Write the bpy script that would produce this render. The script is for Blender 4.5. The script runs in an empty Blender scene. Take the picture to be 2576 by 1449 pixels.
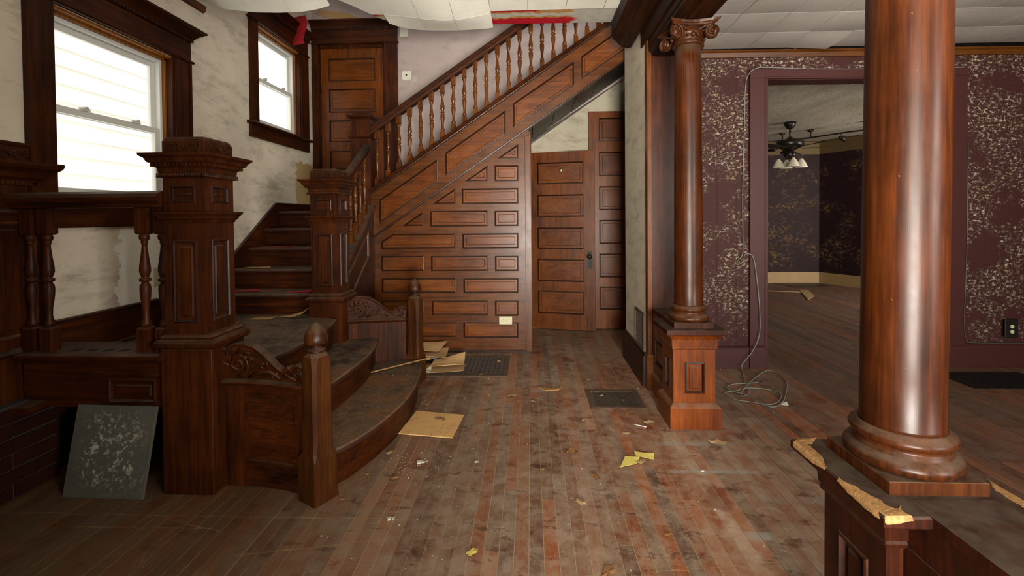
import bpy, bmesh, math, random
from mathutils import Vector, Matrix, noise
from mathutils.geometry import tessellate_polygon
random.seed(7)
V = Vector
PI = math.pi
S = bpy.context.scene
COL = S.collection

# ------------------------------------------------------------------ camera
FPX = 1150.0
cd = bpy.data.cameras.new('camera')
cam = bpy.data.objects.new('camera', cd); COL.objects.link(cam)
cd.sensor_width = 36.0; cd.sensor_fit = 'HORIZONTAL'
cd.lens = FPX / 2576 * 36.0
cd.shift_y = -(724.5 - 566.8) / 2576
cd.clip_start = 0.05; cd.clip_end = 100
yaw, pitch, roll = 0.0406628, 0.0172503, -0.0088893
fw = V((-math.sin(yaw) * math.cos(pitch), math.cos(yaw) * math.cos(pitch), -math.sin(pitch)))
r0 = V((math.cos(yaw), math.sin(yaw), 0)); u0 = r0.cross(fw)
rt = r0 * math.cos(roll) + u0 * math.sin(roll); up = u0 * math.cos(roll) - r0 * math.sin(roll)
mw = Matrix((rt, up, -fw)).transposed().to_4x4(); mw.translation = V((0, 0, 1.30))
cam.matrix_world = mw
S.camera = cam
cd.dof.use_dof = False

# ------------------------------------------------------------------ light
S.view_settings.view_transform = 'Standard'; S.view_settings.look = 'None'
S.view_settings.exposure = -0.22; S.view_settings.gamma = 1.0
S.view_settings.use_curve_mapping = False
W = bpy.data.worlds.new('world'); S.world = W; W.use_nodes = True
bg = W.node_tree.nodes['Background']; bg.inputs[0].default_value = (1.0, 0.98, 0.93, 1); bg.inputs[1].default_value = 3.3

def area(name, loc, target, sx, sy, power, color=(1, 1, 1), portal=False):
    l = bpy.data.lights.new(name, 'AREA'); l.shape = 'RECTANGLE'; l.size = sx; l.size_y = sy; l.energy = power; l.color = color
    if portal: l.cycles.is_portal = True
    o = bpy.data.objects.new(name, l); COL.objects.link(o); o.location = loc
    o.rotation_euler = (V(target) - V(loc)).to_track_quat('-Z', 'Y').to_euler()
    return o
area('front_window_daylight', (0.2, -2.2, 1.35), (0.0, 3.5, 1.5), 1.9, 1.8, 330, (1.0, 0.92, 0.77))
gl = area('ceiling_fill_light', (0.3, -2.15, 0.75), (-0.4, 2.6, 2.95), 1.9, 0.9, 380, (1.0, 0.96, 0.88)); gl.data.spread = math.radians(95)  # added upward fill that brightens the hall ceiling, not a real source
area('side_window_daylight', (3.8, -2.45, 1.6), (-1.0, 3.2, 1.75), 1.5, 1.7, 400, (1.0, 0.97, 0.9))
area('parlour_window_daylight', (6.3, 5.4, 1.5), (4.6, 7.9, 1.5), 1.0, 1.3, 100, (1.0, 0.93, 0.85))
area('upstairs_daylight', (0.6, 4.78, 4.2), (-0.7, 4.9, 2.4), 0.6, 0.6, 9, (1.0, 0.97, 0.95))

# ------------------------------------------------------------------ materials
MATS = {}
def lin(h):
    c = [int(h[i:i + 2], 16) / 255 for i in (0, 2, 4)]
    return tuple(x / 12.92 if x <= 0.04045 else ((x + 0.055) / 1.055) ** 2.4 for x in c) + (1,)
class NT:
    def __init__(s, name):
        s.m = bpy.data.materials.new(name); s.m.use_nodes = True; s.t = s.m.node_tree
        s.b = s.t.nodes['Principled BSDF']; s.out = s.t.nodes['Material Output']; MATS[name] = s.m
        s.tc = s.t.nodes.new('ShaderNodeTexCoord')
    def n(s, typ, ins=None, **props):
        x = s.t.nodes.new('ShaderNode' + typ)
        for k, v in props.items(): setattr(x, k, v)
        for k, v in (ins or {}).items(): s.put(x.inputs[k], v)
        return x
    def put(s, sock, v):
        if isinstance(v, bpy.types.NodeSocket): s.t.links.new(v, sock)
        elif isinstance(v, bpy.types.Node): s.t.links.new(v.outputs[0], sock)
        else: sock.default_value = v
    def vec(s, scale=(1, 1, 1), loc=(0, 0, 0), rot=(0, 0, 0), rnd=False):
        src = s.tc.outputs['Object']
        if rnd:
            oi = s.n('ObjectInfo'); mu = s.n('Math', {0: oi.outputs['Random'], 1: 37.0}, operation='MULTIPLY')
            src = s.n('VectorMath', {0: src, 1: mu.outputs[0]}, operation='ADD').outputs[0]
        return s.n('Mapping', {'Vector': src, 'Scale': scale, 'Location': loc, 'Rotation': rot}).outputs[0]
    def noise(s, vec, scale, detail=4, rough=0.55, dist=0.0):
        return s.n('TexNoise', {'Vector': vec, 'Scale': scale, 'Detail': detail, 'Roughness': rough, 'Distortion': dist}).outputs[0]
    def ramp(s, f, stops, interp='LINEAR'):
        r = s.n('ValToRGB', {0: f}); e = r.color_ramp; e.interpolation = interp
        while len(e.elements) < len(stops): e.elements.new(0.5)
        for el, (p, c) in zip(e.elements, stops):
            el.position = p; el.color = c if len(c) == 4 else tuple(c) + (1,)
        return r.outputs[0]
    def step(s, f, a, b):
        return s.n('MapRange', {0: f, 1: a, 2: b}, clamp=True).outputs[0]
    def mix(s, f, a, b, mode='MIX'):
        x = s.n('Mix', data_type='RGBA', blend_type=mode); s.put(x.inputs[0], f); s.put(x.inputs[6], a); s.put(x.inputs[7], b)
        return x.outputs[2]
    def math(s, op, a, b=0.0):
        return s.n('Math', {0: a, 1: b}, operation=op).outputs[0]
    def sep(s, what='Object'):
        return s.n('SeparateXYZ', {0: s.tc.outputs[what]}).outputs
    def bump(s, f, strength, dist=0.002):
        b = s.n('Bump', {'Height': f, 'Strength': strength, 'Distance': dist}); s.t.links.new(b.outputs[0], s.b.inputs['Normal'])
    def fin(s, col, rough, spec=0.5, metal=0.0):
        s.put(s.b.inputs['Base Color'], col); s.put(s.b.inputs['Roughness'], rough)
        s.b.inputs['Specular IOR Level'].default_value = spec; s.b.inputs['Metallic'].default_value = metal
        return s.m

def wl(h):
    c = lin(h); return (c[0] * 0.50, c[1] * 0.45, c[2] * 0.22, 1)
def wood(name, dark, mid, light, axis='z', rough=0.38, dust=0.55, spec=0.3, coat=0.0, dustcol='6e6354', wear=0.0):
    t = NT(name)
    sc = {'x': (0.05, 1, 1), 'y': (1, 0.05, 1), 'z': (1, 1, 0.05)}[axis]
    v = t.vec(sc, rnd=True)
    g = t.noise(v, 90, 5, 0.6); g2 = t.noise(v, 18, 4, 0.6, 0.6); big = t.noise(t.vec((1, 1, 1), rnd=True), 2.6, 4)
    f = t.math('ADD', t.math('MULTIPLY', g, 0.45), t.math('ADD', t.math('MULTIPLY', g2, 0.35), t.math('MULTIPLY', big, 0.35)))
    c = t.ramp(f, [(0.42, wl(dark)), (0.58, wl(mid)), (0.76, wl(light))])
    sm = t.step(t.noise(t.vec((1, 1, 1), rnd=True), 7, 6, 0.7), 0.45, 0.75)
    c = t.mix(t.math('MULTIPLY', sm, 0.35), c, wl(dark))
    nz = t.n('SeparateXYZ', {0: t.n('NewGeometry').outputs['Normal']}).outputs[2]
    up_ = t.math('MULTIPLY', t.step(nz, 0.35, 0.95), t.math('MULTIPLY', t.step(t.noise(t.vec(), 16, 6, 0.65), 0.25, 0.6), dust))
    c = t.mix(up_, c, lin(dustcol))
    if wear:
        w = t.step(t.noise(t.vec((1, 1, 0.55)), 60, 3, 0.5), 0.735, 0.76)
        c = t.mix(t.math('MULTIPLY', w, wear), c, lin('b8763a'))
    r = t.math('ADD', t.math('MULTIPLY', t.noise(t.vec(), 9, 5, 0.6), 0.25), rough - 0.12)
    r = t.math('ADD', r, t.math('MULTIPLY', up_, 0.5))
    t.bump(g, 0.12, 0.001)
    t.fin(c, r, spec)
    if coat: t.b.inputs['Coat Weight'].default_value = coat; t.b.inputs['Coat Roughness'].default_value = 0.16
    return t.m
D1, D2, D3 = '200e07', '4e2512', '723a1c'
for ax in 'xyz': wood('dark_wood_' + ax, D1, D2, D3, ax, 0.44, dust=0.4, spec=0.16)
wood('mid_wood_z', '2a140a', '57301b', '754a2c', 'z', 0.4, dust=0.6, spec=0.2)
for ax in 'xz': wood('rail_wood_' + ax, '40200f', '72401f', '8c552c', ax, 0.33, dust=0.4)
wood('panel_wood', '4e260e', '84471d', 'a0622b', 'x', 0.33, dust=0.5)
wood('panel_wood_z', '42220d', '78401c', '925528', 'z', 0.33, dust=0.5)
wood('moulding_wood', '180b05', '3c1c0d', '572a13', 'x', 0.4, dust=0.25)
wood('baluster_wood', '30170a', '74401c', '9c5b28', 'z', 0.26, dust=0.4)
wood('column_wood', '220e07', '4d2513', '6f3a1e', 'z', 0.36, dust=0.5, coat=0.0, wear=0.35, spec=0.2)
wood('beam_wood', '170a05', '361a0d', '502a15', 'y', 0.5, dust=0.1, spec=0.12)
wood('capital_wood', '1f0d07', '4e2817', '6e3f26', 'z', 0.36, dust=0.35, spec=0.2)
wood('pedestal_wood', '542612', '8a461f', 'a85c28', 'z', 0.33, dust=0.8, wear=0.4)
wood('pedestal_dark', '1c0b07', '40190d', '5e2814', 'z', 0.45, dust=0.75, wear=0.25, spec=0.18, dustcol='4e443a')
wood('orange_wood', '7a4310', 'b0702a', 'c98c42', 'z', 0.4, dust=0.1)
wood('trim_wood', '3c1f0c', '724218', '8c5a26', 'x', 0.4, dust=0.2)

wood('door_wood', '48250d', '86481a', 'a05c22', 'z', 0.33, dust=0.4)
wood('raw_wood', '8c6030', 'c39050', 'd9ae6e', 'z', 0.8, dust=0.05)

def bare():
    t = NT('bare_wood'); g = t.noise(t.vec((1, 1, 0.12)), 130, 5, 0.7); b = t.noise(t.vec(), 26, 6, 0.7)
    c = t.ramp(g, [(0.3, lin('745433')), (0.5, lin('967148')), (0.75, lin('ab8759'))]); c = t.mix(t.math('MULTIPLY', t.step(b, 0.55, 0.75), 0.6), c, lin('7a5228'))
    t.bump(g, 0.8, 0.004); t.fin(c, 0.85, 0.15)
bare()
def tread_mat():
    t = NT('tread'); v = t.vec((1, 1, 1))
    a = t.noise(v, 3.2, 6, 0.65); b = t.noise(v, 26, 8, 0.75, 0.8); c_ = t.noise(t.vec((1, 0.2, 1)), 60, 4)
    c = t.ramp(a, [(0.36, lin('2c1b12')), (0.5, lin('53402f')), (0.66, lin('6e4524'))])
    c = t.mix(t.math('MULTIPLY', t.step(b, 0.45, 0.75), 0.6), c, lin('786c5c'))
    c = t.mix(t.math('MULTIPLY', t.step(c_, 0.5, 0.8), 0.3), c, lin('22130c'))
    nz = t.n('SeparateXYZ', {0: t.n('NewGeometry').outputs['Normal']}).outputs[2]
    c = t.mix(t.step(nz, 0.2, 0.8), lin('35190d'), c)
    sp = t.step(t.noise(v, 75, 2, 0.5), 0.745, 0.76)
    c = t.mix(sp, c, lin('b0a898'))
    t.bump(b, 0.4, 0.003); t.fin(c, 0.6, 0.35)
tread_mat()

SCR = [(-2.4, -0.5, 1.93, 0.0), (-1.2, -0.55, 1.92, 0.19), (-2.05, -1.3, 1.85, 0.0), (-1.62, -1.25, 1.52, -0.24), (-0.2, 1.1, 1.62, 0.12), (0.3, 1.4, 2.6, -0.33), (-0.6, 0.5, 2.9, 0.42)]
def floor_mat():
    t = NT('floor_board'); v = t.vec()
    at = t.n('Attribute', attribute_name='tone').outputs['Fac']
    g = t.noise(t.vec((1, 0.04, 1)), 110, 4, 0.6)
    base = t.ramp(t.math('ADD', t.math('MULTIPLY', at, 0.62), t.math('MULTIPLY', g, 0.4)),
                  [(0.18, lin('45210f')), (0.5, lin('663419')), (0.85, lin('8c481f'))])
    o = t.sep(); base = t.mix(t.math('MULTIPLY', t.step(o[0], -0.5, -1.7), 0.65), base, lin('432d1a'))  # boards darkened leftward, the dimness there put into the colour
    # dust, thicker to the left and along the walls, worn thin in the walkway
    big = t.noise(v, 1.3, 7, 0.62, 0.3); fine = t.noise(t.vec((1, 0.8, 1), (3, 1, 0)), 13, 12, 0.76, 0.25)
    left = t.step(o[0], 0.1, -1.3); right = t.step(o[0], 0.9, 2.2); back = t.step(o[1], 3.0, 4.6)
    df = t.math('ADD', t.math('MULTIPLY', t.step(big, 0.38, 0.62), 0.34), t.math('MULTIPLY', t.step(fine, 0.42, 0.60), 0.52))
    df = t.math('ADD', df, t.math('MULTIPLY', left, 0.22)); df = t.math('ADD', df, t.math('MULTIPLY', right, 0.25))
    df = t.math('ADD', df, t.math('MULTIPLY', back, 0.12))
    tone2 = t.n('Attribute', attribute_name='dust').outputs['Fac']
    df = t.n('Clamp', {0: t.math('ADD', df, t.math('MULTIPLY', tone2, 0.3))}).outputs[0]
    dc = t.mix(left, lin('a3937f'), lin('54422c'))  # darker dust tones left and right paint in the dimmer light
    dc = t.mix(right, dc, lin('5d4d41')); c = t.mix(t.math('MULTIPLY', df, 0.76), base, dc)
    # dark worn scuffs
    sc = t.noise(t.vec((0.6, 1.3, 1), rot=(0, 0, 0.35)), 10, 12, 0.76, 0.4)
    c = t.mix(t.math('MULTIPLY', t.step(sc, 0.55, 0.62), 0.65), c, lin('3c1a10'))
    stn = t.noise(t.vec((1, 1, 1), (5, 2, 0)), 3.5, 3, 0.4)
    c = t.mix(t.math('MULTIPLY', t.step(stn, 0.68, 0.72), 0.6), c, lin('5c2812'))
    # grey tape residue bars in front of the far pedestal
    def bar(x0, x1, y0, y1):
        m = t.math('MULTIPLY', t.step(o[0], x0, x0 + 0.03), t.step(o[0], x1, x1 - 0.03))
        return t.math('MULTIPLY', m, t.math('MULTIPLY', t.step(o[1], y0, y0 + 0.008), t.step(o[1], y1, y1 - 0.008)))
    wob = t.step(fine, 0.3, 0.5)
    for x0, x1, y0, y1, k in ((0.68, 1.16, 2.32, 2.355, 0.75), (0.72, 1.15, 2.60, 2.65, 0.6), (0.85, 0.98, 1.84, 1.90, 0.6), (1.0, 1.35, 2.08, 2.14, 0.25)):
        c = t.mix(t.math('MULTIPLY', t.math('MULTIPLY', bar(x0, x1, y0, y1), wob), k), c, lin('8b8880'))
    # fine scratches
    for rot, sx, k in ((0.9, 14, 0.35), (-0.6, 11, 0.3), (2.2, 9, 0.3)):
        w = t.n('TexVoronoi', {'Vector': t.vec((1, 0.06, 1), rot=(0, 0, rot)), 'Scale': sx, 'Randomness': 1.0}, feature='DISTANCE_TO_EDGE').outputs[0]
        c = t.mix(t.math('MULTIPLY', t.step(w, 0.006, 0.0), k * 0.6), c, lin('8e7f6c'))
    wv = t.math('MULTIPLY', t.math('SUBTRACT', t.noise(v, 2.5, 3), 0.5), 0.05)
    for x0, x1, a_, b_ in SCR:
        ln = t.math('ABSOLUTE', t.math('SUBTRACT', t.math('ADD', o[1], wv), t.math('ADD', t.math('MULTIPLY', o[0], b_), a_)))
        k_ = t.math('MULTIPLY', t.step(ln, 0.0032, 0.0008), t.math('MULTIPLY', t.step(o[0], x0, x0 + 0.1), t.step(o[0], x1, x1 - 0.1)))
        c = t.mix(t.math('MULTIPLY', t.math('MULTIPLY', k_, t.step(t.noise(v, 9, 4), 0.3, 0.6)), 0.55), c, lin('a08a66'))
    sp = t.step(t.noise(v, 120, 2, 0.5), 0.75, 0.76)
    c = t.mix(t.math('MULTIPLY', sp, 0.85), c, lin('c9c1b2'))
    sp2 = t.math('MULTIPLY', t.step(t.noise(v, 46, 3, 0.6), 0.70, 0.715), t.step(t.noise(t.vec((1, 1, 1), (9, 4, 0)), 3, 2), 0.52, 0.6))
    c = t.mix(t.math('MULTIPLY', sp2, 0.7), c, lin('b3a998'))
    r = t.math('ADD', t.math('MULTIPLY', df, 0.35), 0.33)
    t.bump(t.math('ADD', t.math('MULTIPLY', fine, 1.0), g), 0.14, 0.002); t.fin(c, r, 0.45)
floor_mat()

def plaster(name, c1, c2, smudge, patch=None, rough=0.8):
    t = NT(name); v = t.vec()
    a = t.noise(v, 2.2, 7, 0.62); b = t.noise(t.vec((1, 0.7, 2.0)), 5.0, 12, 0.74, 0.2); f = t.noise(v, 60, 4)
    c = t.mix(t.step(a, 0.3, 0.7), lin(c1), lin(c2))
    c = t.mix(t.math('MULTIPLY', t.step(b, 0.50, 0.66), 0.7), c, lin(smudge))
    if patch:
        o = t.sep(); e = t.math('MULTIPLY', t.math('SUBTRACT', t.noise(v, 9, 8, 0.65), 0.5), 0.24)
        for (y0, y1, z0, z1, colr) in patch:
            yy = t.math('ADD', o[1], e); zz = t.math('ADD', o[2], e)
            m = t.math('MULTIPLY', t.step(yy, y0, y0 + 0.006), t.step(yy, y1, y1 - 0.006))
            m = t.math('MULTIPLY', m, t.math('MULTIPLY', t.step(zz, z0, z0 + 0.006), t.step(zz, z1, z1 - 0.006)))
            c = t.mix(m, c, lin(colr))
    t.bump(t.math('ADD', b, t.math('MULTIPLY', f, 0.4)), 0.25, 0.004); t.fin(c, rough, 0.25)
plaster('left_plaster', 'd8ccb6', 'c2b6a2', '948979', [(2.66, 3.06, 0.3, 1.24, 'e4e2d8'), (4.80, 5.3, 1.3, 1.93, 'a88d5e')])
plaster('stub_plaster', 'dcd5c0', 'cbc3ae', 'a39a86')
plaster('pink_plaster', 'a5958f', '9b8b86', '8c7e79')
plaster('closet_plaster', 'aea58f', '9c9480', '7b7463')
plaster('hollow_shade', '1a1310', '120d0b', '0c0908')  # near-black colour painted in for shade inside hollows
plaster('room_plaster', '4a382c', '42322a', '33261f')

def plum(name, base, fleck, fleck2, th=0.55, scale=1.0, grooves=True):
    t = NT(name); v = t.vec((1, 1, 1)); o = t.sep()
    a = t.noise(t.vec((1, 1, 1.5)), 30 * scale, 12, 0.8, 0.2); b = t.noise(t.vec((1, 1, 1), (2, 7, 1)), 3.4 * scale, 5, 0.65); c_ = t.noise(v, 9 * scale, 3)
    m = t.math('MULTIPLY', t.step(a, th, th + 0.05), t.step(b, 0.44, 0.55))
    m = t.math('MULTIPLY', m, t.step(o[2], 0.16, 0.35))
    fl = t.mix(t.step(c_, 0.42, 0.62), lin(fleck), lin(fleck2))
    c = t.mix(t.math('MULTIPLY', t.noise(v, 5, 4), 0.35), lin(base), lin('2c1414'))
    c = t.mix(t.math('MULTIPLY', m, 0.85), c, fl)
    if grooves:
        fr = t.math('FRACT', t.math('MULTIPLY', o[0], 6.2)); gr = t.step(t.math('ABSOLUTE', t.math('SUBTRACT', fr, 0.5)), 0.484, 0.494)
        c = t.mix(t.math('MULTIPLY', gr, 0.55), c, lin('24100f'))
        t.bump(t.math('SUBTRACT', t.math('MULTIPLY', m, 0.8), gr), 0.5, 0.004)
    else: t.bump(m, 0.4, 0.004)
    t.fin(c, 0.65, 0.22)
plum('plum_sponged', '391a17', 'b3ab9c', 'bfb48c', 0.525)
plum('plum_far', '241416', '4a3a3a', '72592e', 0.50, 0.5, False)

def simple(name, hexc, rough=0.5, metal=0.0, var=0.25, scale=12, bump=0.0, spec=0.5):
    t = NT(name); n_ = t.noise(t.vec(), scale, 5, 0.6); b = lin(hexc); d = tuple(x * (1 - var) for x in b[:3]) + (1,)
    t.fin(t.mix(n_, d, b), rough, spec, metal)
    if bump: t.bump(t.noise(t.vec(), scale * 4, 5, 0.6), bump, 0.003)
simple('plum_paint', '3e1c19', 0.5, var=0.15, spec=0.3)
simple('pine_wood', 'a88a5c', 0.6, var=0.25, scale=9)
simple('white_vinyl', 'd8d8d0', 0.35, var=0.08)
simple('siding', 'f2f2ee', 0.5, var=0.04)
simple('ivory_plastic', 'b9b292', 0.4, var=0.08)
simple('white_plastic', 'c9c6b4', 0.45, var=0.12)
simple('matte_wood', '3a1d0f', 0.75, spec=0.1)
simple('slot_dark', '15110d', 0.6)
simple('black_iron', '14110d', 0.5, 0.3)
simple('grate_iron', '604c3c', 0.7, 0.1, 0.5, 30)
simple('hole_shade', '0f0b08', 0.95)  # near-black that stands in for shade in holes
simple('grate_dark', '44372b', 0.7, 0.1)
simple('brass', 'b09a62', 0.3, 1.0)
simple('cardboard', 'cfa875', 0.8, var=0.2, scale=5, bump=0.15)
simple('cardboard_dark', 'ab8858', 0.8, var=0.3, scale=5, bump=0.15)
simple('paper', 'c8bca8', 0.8, var=0.2)
simple('grey_cable', '767871', 0.45, var=0.1)
simple('dark_cable', '45403c', 0.5)
simple('dry_leaf', '94683e', 0.7, var=0.5, scale=20)
simple('pale_leaf', 'b09468', 0.7, var=0.4, scale=20)
simple('yellow_leaf', 'd6c566', 0.55, var=0.15, scale=20)
simple('paint_chip', 'bdb7a8', 0.7)
simple('red_paper', 'a5161f', 0.65, var=0.2)
simple('fan_metal', '2a231d', 0.35, 0.5)
simple('fan_blade', '17110c', 0.6, spec=0.15)
simple('frosted_glass', 'd8cfb8', 0.4, var=0.1)
simple('brick', '30140a', 0.9, var=0.5, bump=0.4, spec=0.1)
simple('mortar', '302a24', 0.9)
simple('dirt_gap', 'b7a283', 0.9, var=0.5)
simple('border_paper', '6a542c', 0.7, var=0.5, scale=16)
simple('dim_panel', '2e2019', 0.5, var=0.4)

def tile_mat(name, c1, c2):
    t = NT(name); v = t.vec(rnd=True); b = t.n('TexNoise', {'Vector': v, 'Scale': 34.0, 'Detail': 3.0, 'Distortion': 2.5}).outputs[0]
    c = t.mix(t.step(t.noise(t.vec(), 2.5, 5), 0.35, 0.7), lin(c1), lin(c2))
    sp = t.step(t.noise(t.vec(), 30, 2), 0.75, 0.77)
    c = t.mix(t.math('MULTIPLY', sp, 0.3), c, lin('8a6a40'))
    t.bump(t.step(b, 0.4, 0.6), 0.22, 0.002); t.fin(c, 0.75, 0.25)
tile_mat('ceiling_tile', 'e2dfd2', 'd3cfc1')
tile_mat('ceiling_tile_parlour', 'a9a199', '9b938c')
def torn():
    t = NT('torn_ceiling'); o = t.sep(); n_ = t.math('SUBTRACT', t.noise(t.vec((1, 1.5, 1)), 9, 8, 0.7), 0.5); f = t.noise(t.vec(), 40, 5, 0.6)
    d = t.math('ADD', t.math('DIVIDE', t.math('SUBTRACT', o[1], 3.672), 0.24), t.math('MULTIPLY', n_, 0.55))
    xw = t.math('ADD', o[0], t.math('MULTIPLY', n_, 0.5))
    grey = t.mix(f, lin('9a9588'), lin('b2ada0')); brown = t.mix(f, lin('8a5f2c'), lin('b88c50')); red = lin('a3121f')
    c = t.mix(t.step(d, 0.52, 0.55), grey, brown); c = t.mix(t.step(d, 0.64, 0.66), c, red)
    c = t.mix(t.step(d, 0.30, 0.28), c, brown); c = t.mix(t.math('MULTIPLY', t.step(d, 0.20, 0.18), t.step(o[0], 0.10, 0.05)), c, red)
    c = t.mix(t.step(xw, 0.34, 0.38), c, grey)
    t.bump(f, 0.4, 0.004); t.fin(c, 0.8, 0.2)
torn()
def stipple():
    t = NT('stippled_ceiling'); a = t.noise(t.vec(), 42, 5, 0.6); b = t.noise(t.vec((1, 0.4, 1)), 2.4, 5)
    c = t.mix(t.step(b, 0.35, 0.7), lin('aaa294'), lin('8f846f'))
    c = t.mix(t.step(a, 0.5, 0.75), c, lin('6f6656'))
    t.bump(a, 0.9, 0.01); t.fin(c, 0.9, 0.1)
stipple()
def slate():
    t = NT('slate_tile'); a = t.noise(t.vec(), 42, 12, 0.75, 0.3); b = t.noise(t.vec(), 9, 3); o = t.sep('Generated')
    c = t.mix(t.noise(t.vec(), 4, 4), lin('45443c'), lin('5e5c50'))
    edge = t.math('MULTIPLY', t.step(t.math('ABSOLUTE', t.math('SUBTRACT', o[0], 0.52)), 0.42, 0.2), t.step(t.math('ABSOLUTE', t.math('SUBTRACT', o[2], 0.5)), 0.48, 0.25))
    m = t.math('MULTIPLY', t.math('MULTIPLY', t.step(a, 0.535, 0.565), t.step(b, 0.38, 0.5)), edge)
    c = t.mix(t.math('MULTIPLY', m, 0.85), c, lin('b5af9e'))
    y = t.math('MULTIPLY', t.step(t.noise(t.vec((1, 1, 1), (4, 4, 4)), 22, 2), 0.69, 0.71), 0.6)
    c = t.mix(y, c, lin('7d6a34'))
    t.bump(m, 0.5, 0.003); t.fin(c, 0.6, 0.4)
slate()
def dirty_card():
    t = NT('dirty_cardboard'); a = t.noise(t.vec(), 22, 8, 0.7, 1.0); b = t.noise(t.vec(), 6, 3)
    c = t.mix(t.noise(t.vec(), 5, 3), lin('d3aa74'), lin('c49a62'))
    c = t.mix(t.math('MULTIPLY', t.math('MULTIPLY', t.step(a, 0.56, 0.66), t.step(b, 0.42, 0.6)), 0.8), c, lin('4e3a22'))
    t.fin(c, 0.8, 0.2)
dirty_card()
def glass():
    t = NT('window_glass'); tr = t.n('BsdfTransparent'); gl = t.n('BsdfGlossy', {'Roughness': 0.02})
    fc = t.n('LayerWeight', {0: 0.5}).outputs['Facing']; mx = t.n('MixShader'); t.put(mx.inputs[0], t.math('ADD', t.math('MULTIPLY', t.math('POWER', fc, 5.0), 0.9), 0.05))
    t.put(mx.inputs[1], tr.outputs[0]); t.put(mx.inputs[2], gl.outputs[0]); t.t.links.new(mx.outputs[0], t.out.inputs[0])
glass()

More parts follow.
